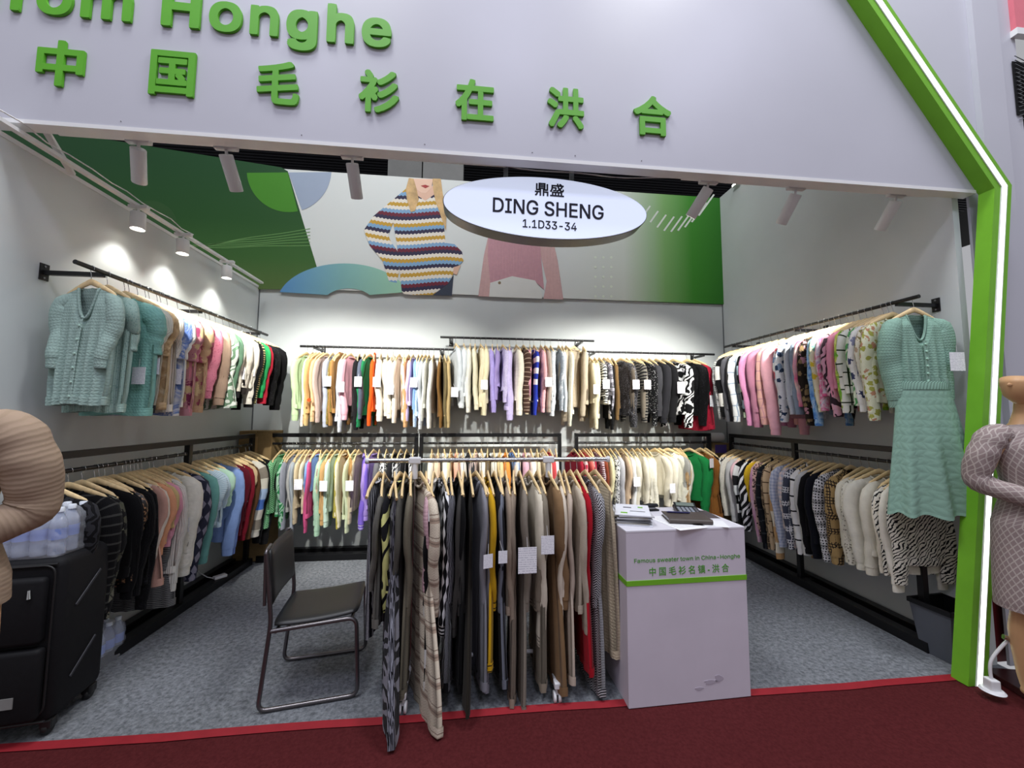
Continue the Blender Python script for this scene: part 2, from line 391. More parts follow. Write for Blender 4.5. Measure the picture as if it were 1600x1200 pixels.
def place_glyph(name, txt, box, y, thick, mat, parent, bold=.0):
    """box = x0, x1, z0, z1 on the plane facing -y ; bold = extra stroke as a share of the height"""
    P, T, E_ = glyph(txt); mn, mx = P.min(0), P.max(0); q = (P-mn)/(mx-mn); r_ = bold*(box[3]-box[2])
    x = box[0]+r_+q[:, 0]*(box[1]-box[0]-2*r_); z = box[2]+r_+q[:, 1]*(box[3]-box[2]-2*r_); n = len(x)
    m = MB(); offs = [(0, 0)] if bold <= 0 else [(r_*math.cos(k*PI/4), r_*math.sin(k*PI/4)) for k in range(8)]+[(0, 0)]
    if bold > 0: offs[:8] = [(a_*(1.25 if abs(abs(a_)-abs(b_)) < 1e-6 else 1), b_*(1.25 if abs(abs(a_)-abs(b_)) < 1e-6 else 1)) for a_, b_ in offs[:8]]
    for k, (dx, dz) in enumerate(offs):
        yf = y-thick-k*.00003; V = [(a_+dx, yf, b_+dz) for a_, b_ in zip(x, z)]+[(a_+dx, y, b_+dz) for a_, b_ in zip(x, z)]
        m.add(V, [t for t in T]+[(b_, a_, a_+n, b_+n) for a_, b_ in E_])
    return m.build(name, mat, parent)
cx0 = -2.264
for i, ch in enumerate('中国毛衫在洪合'):
    x = cx0+i*.5645; w = .232 if ch != '合' else .25
    o = place_glyph('letter', ch, (x-w/2, x+w/2, 3.384, 3.65), YF-.002, .014, MT['lettergreen'], fas, .028)
    o['label'] = 'raised green character '+ch
# latin line: each letter a raised piece, spaced as set type
full = 'from Honghe'
def ext(t):
    P = glyph(t)[0]; return P.min(0), P.max(0)
a, b = ext('H'); capH = b[1]
hx0 = None
ents = []
for i, ch in enumerate(full):
    if ch == ' ': continue
    la, lb = ext(full[:i+1]); ca, cb = ext(ch)
    ents.append((ch, lb[0]-(cb[0]-ca[0]), lb[0], ca[1], cb[1]))
xh = [e[1] for e in ents if e[0] == 'H'][0]; xe = ents[-1][2]
sx = (-.51+1.779)/(xe-xh); sz = .245/capH
for ch, x0, x1, z0, z1 in ents:
    o = place_glyph('letter', ch, (-1.779+(x0-xh)*sx, -1.779+(x1-xh)*sx, 3.80+z0*sz, 3.80+z1*sz), YF-.002, .014, MT['lettergreen'], fas, .05)
    o['label'] = 'raised green letter '+ch

# ---------------------------------------------------------------- printed banner
ban = empty('banner', (0, YB-.012, ZB)); tag(ban, 'wide printed banner with green shapes and knitwear models above back wall', 'banner')
def BP(x, y):
    p = at(x, y, 1, YB-.02); return (p[0], p[2]-ZB)
_layer = [0]
def pr(name, pts, mat, lay, par=ban):
    q = [BP(*p) for p in pts]
    return recalc(MB().poly(q, -.012-.0012*lay-.001, -.012-.0012*lay+.001).build(name, mat, par))
def flat(h, rough=.55): return surf('print_'+h, h, rough, 0, .25, .02)
def xramp(name, stops, axis=0, sc=1.0, off_=0.0):
    n = NT(name); t = n.new('ShaderNodeTexCoord').outputs['Object']; x = n.new('ShaderNodeSeparateXYZ'); n.t.links.new(t, x.inputs[0])
    v = n.math('MULTIPLY', n.math('ADD', x.outputs[axis], off_), sc); return n.fin(n.ramp(v, [(p, lin(c)) for p, c in stops]), .55, 0, .25)
base = MB().box((-.4, 0, .755), (7.576, .024, 1.5)).build('backing', xramp('banner_ground', [(0, 'd3d7d4'), (.36, 'cfd6cc'), (.62, '7fae6a'), (.8, '3f8a2c'), (1, '2f7424')], 0, 1/2.2, -1.2), ban)
pr('green_field', [(-260, 150), (440, 262), (450, 268), (506, 453), (403, 452), (-260, 440)], xramp('green_field', [(0, '234a2a'), (.45, '2a5228'), (.75, '3c6330'), (1, '566f3c')], 2, -1/1.5, -1.5), 1)
def arc(cx, cy, r, a0, a1, n=24, sq=1.0): return [(cx+r*math.cos(math.radians(a0+(a1-a0)*i/n)), cy+sq*r*math.sin(math.radians(a0+(a1-a0)*i/n))) for i in range(n+1)]
A = arc(452, 266, 66, 3, 176, 30)
pr('circle_green', [p for p in A if p[0] < 450+(p[1]-268)*.303]+[(450, 270)], flat('46852a'), 2)
pr('circle_blue', [(451, 270)]+[p for p in A if p[0] > 450+(p[1]-268)*.303], flat('9aa7bb'), 2)
pr('circle_dark', arc(236, 356, 42, 0, 360, 30)[:-1], flat('32542e'), 2)
ring = xramp('ring_ground', [(0, '5f93c4'), (.5, '7fb0b0'), (1, '9ccbae')], 0, 1/1.4, 2.3)
pr('ring', [p for p in arc(538, 475, 105, 197, 343, 34, .6)]+[p for p in arc(545, 475, 40, 325, 215, 16, .6)], ring, 3)
for i in range(6):
    pts = [(300, 383+i*.6)]; up = [(300+185*t/10, 383+i*.7-(t/10)**1.2*(26-i*4.6)+2*math.sin(t*.9+i)*(1-t/10)) for t in range(11)]
    pr('wave_line', up+[(x, y+.9) for x, y in reversed(up)], flat('6f9a5c'), 2)
for i in range(9):
    t = i/8; x = 1008+t*92; ymid = 315+38*math.sin(PI*(.12+.78*t))-8*t; ln = 9+11*t
    pr('hatch_line', [(x-ln*.5, ymid+ln*.9), (x-ln*.5+2.6, ymid+ln*.9+1), (x+ln*.7+2.4, ymid-ln*.7), (x+ln*.7, ymid-ln*.7-1)], flat('dfe6dc'), 2)
dotm = flat('dfe8d8')
for i in range(3):
    for j in range(5): pr('dot', arc(930+i*12.4, 402.5+j*15.2, 2.0, 0, 360, 10)[:-1], dotm, 2)
def C2(p): return [(560+x*.4, 120+y*.4) for x, y in p]
def stripes_print():
    n = NT('striped_sweater_print'); uv, U, V = n.uv()
    zz = n.math('MULTIPLY', n.math('ABSOLUTE', n.math('SUBTRACT', n.math('FRACT', n.math('DIVIDE', U, .045)), .5)), .03)
    cv = n.math('ADD', n.math('ADD', V, zz), n.math('MULTIPLY', n.math('SINE', n.math('MULTIPLY', U, 5)), .03))
    seq = ['e4ddd0', '34304a', '6d2838', '7fa6c8', 'e4ddd0', 'c29a3c', 'e4ddd0', '34304a', '7fa6c8', 'c29a3c']
    col = n.ramp(n.math('FRACT', n.math('DIVIDE', cv, .46)), [(i/len(seq), lin(c)) for i, c in enumerate(seq)], 'CONSTANT')
    n.bump(n.noise(60), .2); return n.fin(col, .7)
sp = stripes_print(); hair = surf('print_hair', 'c9a878', .6, 0, .2, .25, 9); face = flat('dcb49c')
pr('striped_sleeve', C2([(125,490),(60,545),(22,600),(45,660),(95,720),(120,800),(150,806),(160,760),(158,690),(125,640),(118,620),(140,560)]), sp, 4)
pr('striped_sweater', C2([(185,440),(120,495),(135,560),(150,650),(162,760),(170,840),(180,850),(215,853),(290,853),(350,810),(385,745),(410,720),(405,685),(375,655),(340,650),(335,590),(330,520),(318,470),(290,450),(240,440)]), sp, 5)
pr('printed_trousers', C2([(290,854),(345,815),(372,775),(365,856)]), flat('3a4150'), 4)
pr('printed_hand', C2([(372,745),(400,737),(385,775),(370,770)]), face, 6)
pr('printed_neck', C2([(225,430),(292,430),(296,462),(262,486),(226,462)]), face, 6)
pr('printed_face', C2([(215,400),(292,402),(286,436),(264,458),(246,456),(226,440)]), flat('e2bda6'), 7)
pr('printed_lips', C2([(244,428),(262,424),(278,430),(262,438)]), flat('a03434'), 8)
pr('printed_hair', C2([(198,398),(186,440),(190,480),(205,530),(222,526),(236,480),(228,440),(216,400)]), hair, 8)
pr('printed_hair', C2([(290,400),(322,401),(330,460),(345,520),(342,602),(322,545),(302,490),(292,440)]), hair, 8)
pk = fab('rib:cf9fa8'); pk2 = fab('rib:d8b2b0')
pr('pink_sweater', C2([(510,560),(705,560),(712,700),(725,832),(690,802),(600,782),(515,806),(505,700)]), pk, 5)
pr('pink_sleeve', C2([(512,600),(490,700),(468,858),(512,860),(516,770)]), pk2, 4)
pr('pink_sleeve', C2([(700,600),(760,640),(778,720),(800,871),(722,868),(735,800),(712,700)]), pk2, 4)
pr('printed_jeans', C2([(515,806),(600,780),(690,797),(718,850),(716,868),(510,860)]), flat('d9d9d4'), 6)
pr('printed_button', arc(560+551*.4, 120+806*.4, 2.4, 0, 360, 10)[:-1], flat('8a7a60'), 7)
# banner back frame
slab('trim_8', (XL-2, YB+.02, ZB), (XR+.05, YB+.06, 4.60), MT['panel'], 'wall panel carrying the banner')

# ---------------------------------------------------------------- oval light box sign
SY = 2.36
sc_ = at(855, 327, 1, SY); sgn = empty('oval_sign', tuple(sc_)); tag(sgn, 'glowing oval light box sign hanging under the fascia', 'sign')
hw_, hh_ = .665, .205
sgn.rotation_euler = (0, math.radians(.8), 0)
el = [(hw_*math.cos(2*PI*i/96), hh_*math.sin(2*PI*i/96)) for i in range(96)]
recalc(MB().poly(el, -.012, .10).build('casing', surf('sign_casing', '5c574f', .35, .8, .5), sgn))
recalc(MB().poly([(x*.992, z*.975) for x, z in el], -.018, -.0125).build('lit_face', emit('sign_face', 'd6e0f8', .62), sgn))
for nm, tx, bx in (('lettering', '鼎盛', (-.085, .105, .075, .165)), ('lettering', 'DING SHENG', (-.352, .368, -.056, .042)), ('lettering', '1.1D33-34', (-.16, .19, -.142, -.088))):
    o = place_glyph(nm, tx, bx, -.0185, .003, MT['ink'], sgn, .018); o['label'] = 'dark sign lettering '+tx
for x in (-.27, .17):
    MB().box((x, .04, .33), (.03, .006, .32)).build('strap', MT['steel'], sgn)

# ---------------------------------------------------------------- track spotlights
def spot_light(name, loc, dirv, watt, ang, par, blend=.6, colr=(1, .98, .92), rad=.03):
    l = bpy.data.lights.new(name, 'SPOT'); l.energy = watt; l.spot_size = math.radians(ang); l.spot_blend = blend; l.color = colr; l.shadow_soft_size = rad
    o = bpy.data.objects.new(name, l); COL.objects.link(o); o.parent = par; o.location = loc
    o.rotation_euler = Vector(dirv).to_track_quat('-Z', 'Y').to_euler(); return o
lens = emit('lamp_lens', 'fff8ea', 12)
def track_head(top, dirv, lab, grp, watt, ang, aim=None, length=.2, r_=.037):
    """adapter on the track, swivel, cylinder head, lens and its light"""
    t = empty('track_spotlight', top); tag(t, lab, 'spotlight', grp)
    MB().box((0, 0, -.012), (.13, .034, .026), bevel=.004).build('adapter', MT['white'], t)
    d = Vector(dirv).normalized(); p0 = Vector((.0, 0, -.055)); MB().cyl((0, 0, -.02), tuple(p0+d*.02), .008).build('swivel', MT['white'], t, True)
    a = p0; b = p0+d*length; m = MB().tube([a, a+d*.004, b-d*.004, b], [r_*.93, r_, r_, r_*.95], 24, False, (1, .1, 0))
    m.tube([a, a+d*.0005], [r_*.93, .002], 24, False, (1, .1, 0)); m.tube([b, b-d*.02], [r_*.95, r_*.85], 24, False, (1, .1, 0)); m.build('head', MT['white'], t, True)
    MB().tube([b-d*.021, b-d*.0215], [r_*.86, .001], 20, False, (1, .1, 0)).build('lens', lens, t)
    spot_light('lamp', tuple(b+d*.004), aim if aim else d, watt, ang, t)
    return t
def cone(px, py, Y): return at(px, py, 1, Y)
fr = []
tops = [(-1.968, -0.51, 0.8), (-1.488, 0.0, 0.8), (-0.757, 0.0, 0.8), (1.588, -0.44, 0.8), (2.238, -0.11, 0.8), (3.025, 0.0, 0.8)]
words = ['leftmost', 'second', 'third', 'fourth', 'fifth', 'rightmost']
for (x, tx, ty), wv in zip(tops, words):
    track_head((x, 2.37, 3.215), (tx, ty, -1), 'white cylinder spotlight under the fascia, %s from left' % wv if wv not in ('leftmost', 'rightmost') else 'white cylinder spotlight under the fascia, %s of the row' % wv,
               'spotlights on the front track', 230, 72, aim=(-.16 if x > 1 else .10, 1.35, -1.0) if x < 3 else (-.5, 1.35, -1.0))
trk = empty('light_track', (0, 2.37, 3.22)); tag(trk, 'thin white lighting track running under the fascia', 'light track')
MB().box((-1.1, 0, .004), (2.6, .034, .02)).build('rail', MT['white'], trk); MB().box((2.35, 0, .004), (1.9, .034, .02)).build('rail', MT['white'], trk)
MB().tube([(.2+i*.1, .01+.01*math.sin(i), .0-.02*math.sin(i*PI/12)) for i in range(13)], .004, 6).build('cable', MT['white'], trk, True)
ltk = empty('light_track', (XL+.10, 3.4, 3.13)); tag(ltk, 'white lighting track along the top of the left wall', 'light track')
MB().box((0, 0, .0), (.034, 2.6, .02)).build('rail', MT['white'], ltk)
MB().tube([(.03+.008*math.sin(i*1.7), -1.3+i*.13, .03+.01*math.sin(i*2.3)) for i in range(12)], .004, 6).build('cable', MT['white'], ltk, True)
for (y, z), wv in zip([(2.99, 3.0), (3.43, 3.0), (4.02, 3.0)], ('nearest', 'middle', 'farthest')):
    track_head((XL+.12, y, 3.125), (.02, 0, -1), 'lit white cylinder downlight on the left wall track, %s of three' % wv, 'downlights on the left wall', 15, 100, aim=(.06, 0, -1), length=.125, r_=.044)
# diagonal track piece joining the front track with the left wall
st = empty('track_strut', (-2.22, 2.4, 3.2)); tag(st, 'white strut slanting from the front track to the left wall', 'strut')
p0 = at(72, 205, 1, 2.35); p1 = at(113, 272, 0, XL+.03)
MB().box((0, 0, 0), (.03, .02, (Vector(p1)-Vector(p0)).length), rot=(Vector(p1)-Vector(p0)).to_track_quat('Z', 'Y').to_matrix()).build('bar', MT['white'], st)
st.children[0].location = (Vector(p0)+Vector(p1))/2-Vector(st.location)
# lit lamp far back in the hall
hl = empty('hall_floodlight', tuple(at(68, 214, 2, 7.08))); tag(hl, 'bright distant floodlight glowing above the left wall', 'floodlight')
MB().box((0, .06, 0), (.26, .1, .14), bevel=.01).build('housing', MT['black'], hl); MB().box((0, .0, 0), (.22, .012, .10)).build('lens', emit('flood_lens', 'fffaf0', 6), hl)
hl2 = empty('wall_top_lamp', tuple(at(1150, 288, 0, XR-.03))); tag(hl2, 'tiny lit lamp on the top edge of the right wall', 'lamp')
MB().box((0, 0, 0), (.04, .12, .03), bevel=.004).build('housing', MT['white'], hl2); MB().box((-.022, 0, 0), (.006, .08, .02)).build('lens', lens, hl2)

# ---------------------------------------------------------------- wall rails and floor racks
def wall_rail(name, a, b, wall_axis, wall_val, lab, brs, drop=0.):
    """rail tube between a and b, carried by square arms with plates on the wall"""
    o = empty(name, a); tag(o, lab, 'clothes rail'); A = Vector(a); B = Vector(b)
    MB().cyl((0, 0, 0), tuple(B-A), .0135, 14).build('rail_tube', MT['black'], o, True)
    for tpos in brs:
        p = (B-A)*tpos; w = wall_val-A[wall_axis]; q = p.copy(); q[wall_axis] = w
        c = (p+q)/2; d = [.022, .022, .026]; d[wall_axis] = abs(w-p[wall_axis])
        MB().box((c.x, c.y, c.z-.014), d).build('arm', MT['black'], o)
        pd = [.05, .05, .10]; pd[wall_axis] = .006; sgn_ = -1 if w > p[wall_axis] else 1; q[wall_axis] += sgn_*.003
        pl = MB().box((q.x, q.y, q.z-.01), pd).build('wall_plate', MT['black'], o)
        for dz in (-.035, .035):
            s0 = Vector((q.x, q.y, q.z-.01+dz)); s1 = s0.copy(); s1[wall_axis] += sgn_*.006; MB().cyl(tuple(s0), tuple(s1), .006, 8).build('screw', MT['steel'], pl)
    return o
RZ = 2.46
wall_rail('wall_rail', (-2.235, 2.36, RZ), (-2.235, 4.42, RZ), 0, XL, 'long black clothes rail high on the left wall', (.085, .5, .93))
wall_rail('wall_rail', (3.058, 2.30, RZ-.02), (3.058, 4.36, RZ-.02), 0, XR, 'long black clothes rail high on the right wall', (.07, .5, .93))
wall_rail('wall_rail', (-1.95, 4.57, 2.37), (-.2, 4.57, 2.37), 1, YB, 'black clothes rail high on the back wall, left of three', (.09, .9))
wall_rail('wall_rail', (-.38, 4.57, 2.515), (1.49, 4.57, 2.515), 1, YB, 'black clothes rail high on the back wall, middle and highest of three', (.06, .92))
wall_rail('wall_rail', (1.34, 4.57, 2.38), (3.06, 4.57, 2.38), 1, YB, 'black clothes rail high on the back wall, right of three', (.09, .92))
def rack(p, length, axis, side, lab, posts, h=1.385, bdep=.26, fdep=.05):
    """black floor rack; axis 0 runs along x, 1 along y; side = direction towards its wall"""
    o = empty('floor_rack', p); tag(o, lab, 'clothes rack'); t = .042
    def bx(name, lo, hi, par=o, m=None):
        if axis == 1: lo, hi = (min(lo[1]*side, hi[1]*side), lo[0], lo[2]), (max(lo[1]*side, hi[1]*side), hi[0], hi[2])
        else: lo, hi = (lo[0], min(lo[1]*side, hi[1]*side), lo[2]), (hi[0], max(lo[1]*side, hi[1]*side), hi[2])
        c = [(a+b)/2 for a, b in zip(lo, hi)]; return MB().box(c, [b-a for a, b in zip(lo, hi)], bevel=.003).build(name, m or MT['black'], par)
    bx('top_bar', (0, -t/2, h-t), (length, t/2, h))
    for x in posts: bx('post', (x-t/2, -t/2, .06), (x+t/2, t/2, h-t))
    a, b = (0, 0, h-.115), (length, 0, h-.115)
    if axis == 1: a, b = (0, 0, h-.115), (0, length, h-.115)
    MB().cyl(a, b, .0135, 12).build('rail_tube', MT['black'], o, True)
    bx('base_front', (-.02, -fdep, 0), (length+.02, .03, .07)); bx('base_back', (-.02, bdep-.09, 0), (length+.02, bdep-.02, .07))
    for x in posts: bx('base_cross', (x-.03, .03, .0), (x+.03, bdep-.09, .05))
    bx('base_tray', (0, .03, .0), (length, bdep-.09, .02), m=MT['blackmatte'])
    return o
rack((-2.35, 2.38, 0), 2.10, 1, -1, 'long black steel floor rack along the left wall', (.021, 1.14, 2.08), bdep=.21)
rack((3.165, 2.47, 0), 2.0, 1, 1, 'long black steel floor rack along the right wall', (.021, 1.05, 1.98), bdep=.21)
for x, lw, w in ((-2.27, 1.66, 'left'), (-.595, 1.67, 'middle'), (1.24, 1.74, 'right')):
    rack((x, 4.589, 0), lw, 0, 1, 'black steel floor rack along the back wall, %s of three' % w, (.021, lw-.021), bdep=.24)

# ---------------------------------------------------------------- hanger (one mesh each for bar and hook)
def hanger_meshes():
    b = MB(); pts = []; rad = []
    for i in range(25):
        t = i/24*2-1; y = .205*t; z = -.082-.088*abs(t)**1.15-.012*(abs(t) > .9)
        pts.append((.010*t*t, y, z)); rad.append((.0065+.002*t*t, .019-.008*abs(t)))
    b.tube(pts, rad, 8, True, (1, 0, 0)); mb_ = b.mesh('hanger_bar', True); mb_.materials.append(MT['wood'])
    k = MB(); P = [(0, .0, -.085), (0, 0, -.045)]+[(0, .0165*math.sin(a)+.0, -.0015+.0165*math.cos(a)) for a in [math.radians(q) for q in range(150, -120, -22)]]
    P = [(0, 0, -.078), (0, .001, -.05), (0, .006, -.03)]+[(0, .0165*math.cos(a), .0165*math.sin(a)) for a in [math.radians(q) for q in range(-50, 215, 20)]]
    k.tube(P, .0019, 5, True, (1, 0, 0)); mk = k.mesh('hanger_hook', True); mk.materials.append(MT['chrome']); return mb_, mk
HB, HK = hanger_meshes()
ORD = ['first','second','third','fourth','fifth','sixth','seventh','eighth','ninth','tenth','eleventh','twelfth','thirteenth','fourteenth','fifteenth','sixteenth','seventeenth','eighteenth','nineteenth','twentieth']
ORD += ['twenty-'+q for q in ORD[:9]]+['thirtieth']+['thirty-'+q for q in ORD[:9]]+['fortieth']+['forty-'+q for q in ORD[:9]]
def hanger(loc, rz, lab, grp):
    h = empty('clothes_hanger', loc, rz); tag(h, lab, 'hanger', grp); link('bar', HB, h); link('hook', HK, h); return h

# ---------------------------------------------------------------- garments
def smooth(a, b, x):
    t = min(1, max(0, (x-a)/(b-a))); return t*t*(3-2*t)
def garment(kind, mat, trim, loc, rz, bottom, th, rng, wide=1.0, detail=1, front=False, trimmat2=None, slo=None, flare=None):
    """hung garment; local x along the rail, y across the shoulders, z up, origin on the rail.
    kind: S sweater, T short sleeves, V sleeveless, D long dress with sleeves, M sleeveless long, N narrow long strip, C cardigan, H roll neck, J collared"""
    nm = {'S': 'sweater', 'T': 'short_sleeve_top', 'V': 'knit_vest', 'D': 'knit_dress', 'M': 'sleeveless_dress', 'N': 'knit_trousers', 'C': 'cardigan', 'H': 'roll_neck_sweater', 'J': 'knit_jacket'}[kind]
    g = empty(nm, loc, rz)
    z0 = -.106; drop = .062
    shw = .205*min(1, wide)
    L = -bottom                                            # lowest visible point below rail
    if kind in 'SCHJ': slen = L-.15; hem = -(L-rng.uniform(.05, .11)) if L > .62 else -L+.01
    elif kind == 'T': slen = .30; hem = -L
    elif kind == 'D': slen = min(.62, L*.55); hem = -L
    else: slen = 0; hem = -L
    if slo: slen = slo; hem = -L
    nu, nv = (18, 16) if detail == 1 else (40, 36)
    ph = rng.uniform(0, 6); fold = rng.uniform(.004, .009)*(1.6 if front else 1); ky = rng.uniform(9, 15) if not front else rng.uniform(10, 13)
    lean = rng.uniform(-.02, .02); tw = rng.uniform(-.12, .12)
    neckw = .078; deep = {'C': .20, 'J': .12, 'V': .10}.get(kind, .055)
    if kind == 'N': shw = .15
    def halfw(v):
        if kind == 'N': return .15-.03*smooth(0, .3, v)+.02*v
        if kind in 'DM': return shw+.012*smooth(0, .2, v)-.03*math.sin(PI*min(1, v*1.6))*.6+(flare or (.055 if kind == 'D' else .17))*smooth(.35, 1, v)*wide
        return shw+.028*smooth(0, .25, v)-.012*smooth(.8, 1, v)
    def top(y, s):
        a = abs(y); z = z0-drop*(a/.205)**1.2
        if a < neckw: z -= (deep if s < 0 else .018)*(1-(a/neckw)**2)
        return z
    P = MB(); cols = nu+1
    for s in (-1, 1):
        V = []; UV = []
        for i in range(nv+1):
            v = i/nv
            for j in range(cols):
                q = j/nu*2-1; q = math.copysign(abs(q)**.85, q)
                y = halfw(v)*q; zt = top(y/halfw(v)*shw, s)
                hz = hem-.006*math.sin(q*4+ph)-(.02*(1-q*q) if kind in 'DM' else 0)
                z = zt+(hz-zt)*v
                t = th*(.28+.72*smooth(0, .16, v))*math.sqrt(max(EDG, 1-abs(q)**3.5))*(.85+.25*v)
                w = fold*smooth(.08, .7, v)*math.sin(ky*q*1.6+ph+v*1.2)+lean*v*v+tw*.12*v*q
                V.append((s*max(t, .002)+w, y, z)); UV.append((y+(.5 if s > 0 else 0), z))
        F = []
        for i in range(nv):
            for j in range(nu):
                a = i*cols+j; q4 = (a, a+1, a+1+cols, a+cols); F.append(q4 if s > 0 else q4[::-1])
        P.add(V, F, UV)
    half = (nv+1)*cols                                     # close the hem between front and back
    b0 = len(P.v); P.v += P.v[nv*cols:half]+P.v[half+nv*cols:2*half]; P.uv += P.uv[nv*cols:half]+P.uv[half+nv*cols:2*half]
    P.f += [(b0+j, b0+j+1, b0+cols+j+1, b0+cols+j) for j in range(nu)]; P.mi += [0]*nu
    for i in range(nv):                                    # side seams
        for j in (0, nu):
            a = i*cols+j; P.f.append((a, a+cols, a+cols+half, a+half)); P.mi.append(0)
    P.build('body', mat, g, True)
    # hem band
    if kind not in 'NM':
        hb = MB(); V = []; UV = []
        for k in range(3):
            zz = hem+[.045, .022, -.004][k]; v = 1-([.045, .022, 0][k])/(abs(hem)+z0)
            for s in (-1, 1):
                for j in range(cols):
                    q = (j/nu*2-1)*(1 if s < 0 else -1); q = math.copysign(abs(q)**.85, q)
                    t = th*math.sqrt(max(EDG, 1-abs(q)**3.5))*1.1+.003; w = fold*math.sin(ky*q*1.6+ph+v*1.2)+lean*v*v+tw*.12*v*q
                    V.append((s*t*[1.03, 1.05, .98][k]+w, halfw(1)*q*1.015, zz-(.02*(1-q*q) if kind == 'D' else 0)-.006*math.sin(q*4+ph))); UV.append((halfw(1)*q, zz))
        n2_ = 2*cols; F = [(k*n2_+j, k*n2_+(j+1) % n2_, (k+1)*n2_+(j+1) % n2_, (k+1)*n2_+j) for k in range(2) for j in range(n2_)]
        hb.add(V, F, UV).build('hem', trim, g, True)
    # neck band
    nb = MB(); pts = []
    N = 20 if detail == 1 else 32
    hgt = {'H': .05, 'J': .0}.get(kind, .008)
    for i in range(N+1):
        a = 2*PI*i/N; y = neckw*math.cos(a); s = -1 if math.sin(a) < 0 else 1
        pts.append((.9*th*.45*math.sin(a)+.004*s, y, top(y, s)+.002))
    if kind == 'H':
        V = []; UV = []
        for k, (dz, sc) in enumerate(((0, 1), (.03, .9), (.055, .85), (.06, 1.0), (.03, 1.08))):
            for i in range(N+1): V.append((pts[i][0]*sc, pts[i][1]*sc*.8, max(pts[i][2], z0-.03)+dz)); UV.append((i*.02, dz))
        nb.add(V, [(k*(N+1)+i, k*(N+1)+i+1, (k+1)*(N+1)+i+1, (k+1)*(N+1)+i) for k in range(4) for i in range(N)], UV); nb.build('roll_collar', trim, g, True)
    elif kind == 'J':
        V = []; UV = []
        for k, (dz, sc) in enumerate(((0, 1), (.03, 1.0), (.035, 1.2), (-.035, 1.5))):
            for i in range(N+1): V.append((pts[i][0]*sc*1.3, pts[i][1]*sc, max(pts[i][2], z0-.06)+dz)); UV.append((i*.02, dz))
        nb.add(V, [(k*(N+1)+i, k*(N+1)+i+1, (k+1)*(N+1)+i+1, (k+1)*(N+1)+i) for k in range(3) for i in range(N)], UV); nb.build('collar', trim, g, True)
    else:
        nb.tube(pts, .009 if kind != 'V' else .012, 6, False, (1, .3, .2)); nb.build('neckband', trim, g, True)
    # placket and buttons
    if kind in 'CJ':
        zt = z0-deep-.005; pl = MB(); V = []; UV = []; K = 12
        for k in range(K+1):
            z = zt+(hem-zt)*k/K; v = (z-z0)/(hem-z0)
            w = fold*smooth(.08, .7, v)*math.sin(ph+v*1.2)+lean*v*v-th*(.28+.72*smooth(0, .16, v))*(.85+.25*v)-.004
            for y in (-.016, 0, .016): V.append((w+(.002 if y else 0), y, z)); UV.append((y, z))
        plk = pl.add(V, [(k*3+j, (k+1)*3+j, (k+1)*3+j+1, k*3+j+1) for k in range(K) for j in (0, 1)], UV).build('placket', trim, g, True)
        if front:
            for k in range(6):
                i = 1+int(k*(K-2)/5); c = V[i*3+1]
                MB().tube([(c[0]+.001, c[1], c[2]), (c[0]-.005, c[1], c[2]), (c[0]-.006, c[1], c[2])], [.008, .008, .005], 10, True, (0, 1, 0)).build('button', trimmat2 or trim, plk, True)
    # sleeves
    if slen > 0:
        for sd in (-1, 1):
            bow = rng.uniform(.0, .02); dx = rng.uniform(-.03, .03); NS = 13 if detail == 1 else 30; path = []; rad = []
            puff = 1.1 if kind == 'T' else (1.25 if front and kind == 'C' and not slo else 1)
            for i in range(NS+1):
                t = i/NS
                if t < .14: q = t/.14; y = .125+.075*q; z = z0-drop*(y/.205)**1.2-.02*q-.028; k = .45+.4*q
                else:
                    q = (t-.14)/.86; y = .20+.016*math.sin(PI*min(1, q*1.7))+bow*math.sin(PI*q)-.02*q; z = z0-drop-.05-q*(slen-.06); k = .85+.15*smooth(0, .1, q)-.24*smooth(.15, 1, q)
                wr = 1+(.025 if front else .07)*math.sin(t*27+ph*3+sd)*smooth(.2, .5, t)
                rx = max(th*1.06*min(1, k*1.25), .012)*wr*(1.0 if t > .05 else .8); ry = .060*k*wr*wide*puff
                if kind == 'T': ry *= 1.0+.3*smooth(.3, 1, t)
                path.append((dx*smooth(.2, 1, t)+lean*t*.6+.006*math.sin(t*9+ph*2), sd*y*(shw/.205), z)); rad.append((rx, ry))
            sl = MB().tube(path, rad, 10 if detail == 1 else 18, True, (1, 0, 0)).build('sleeve', mat, g, True)
            e = Vector(path[-1]); rx, ry = rad[-1]; cl = .06 if kind != 'T' else .02
            sq = .9 if kind != 'T' else 1.03
            MB().tube([e+Vector((0, 0, .012)), e+Vector((0, 0, -.002)), e+Vector((0, 0, -cl*.7)), e+Vector((0, 0, -cl))], [(rx*.9, ry*.9), (rx*sq, ry*sq), (rx*sq, ry*sq), (rx*sq*.9, ry*sq*.95)], 10 if detail == 1 else 16, True, (1, 0, 0)).build('cuff', trim, sl, True)
    return g
def tag_on(g, y, z, x=0, w=.075, h=.105, rot=0):
    t = MB().box((x, y, z), (w, .0015, h), rot=Matrix.Rotation(rot, 3, 'Z')).build('price_tag', MT['tag'], g); t['label'] = 'white printed paper tag'
    MB().tube([(x, y, z+h/2), (x*.7, y*.93, z+h/2+.05)], .0008, 4).build('tag_string', MT['paper'], t)
    return t
EDG = .16
ALLG = []
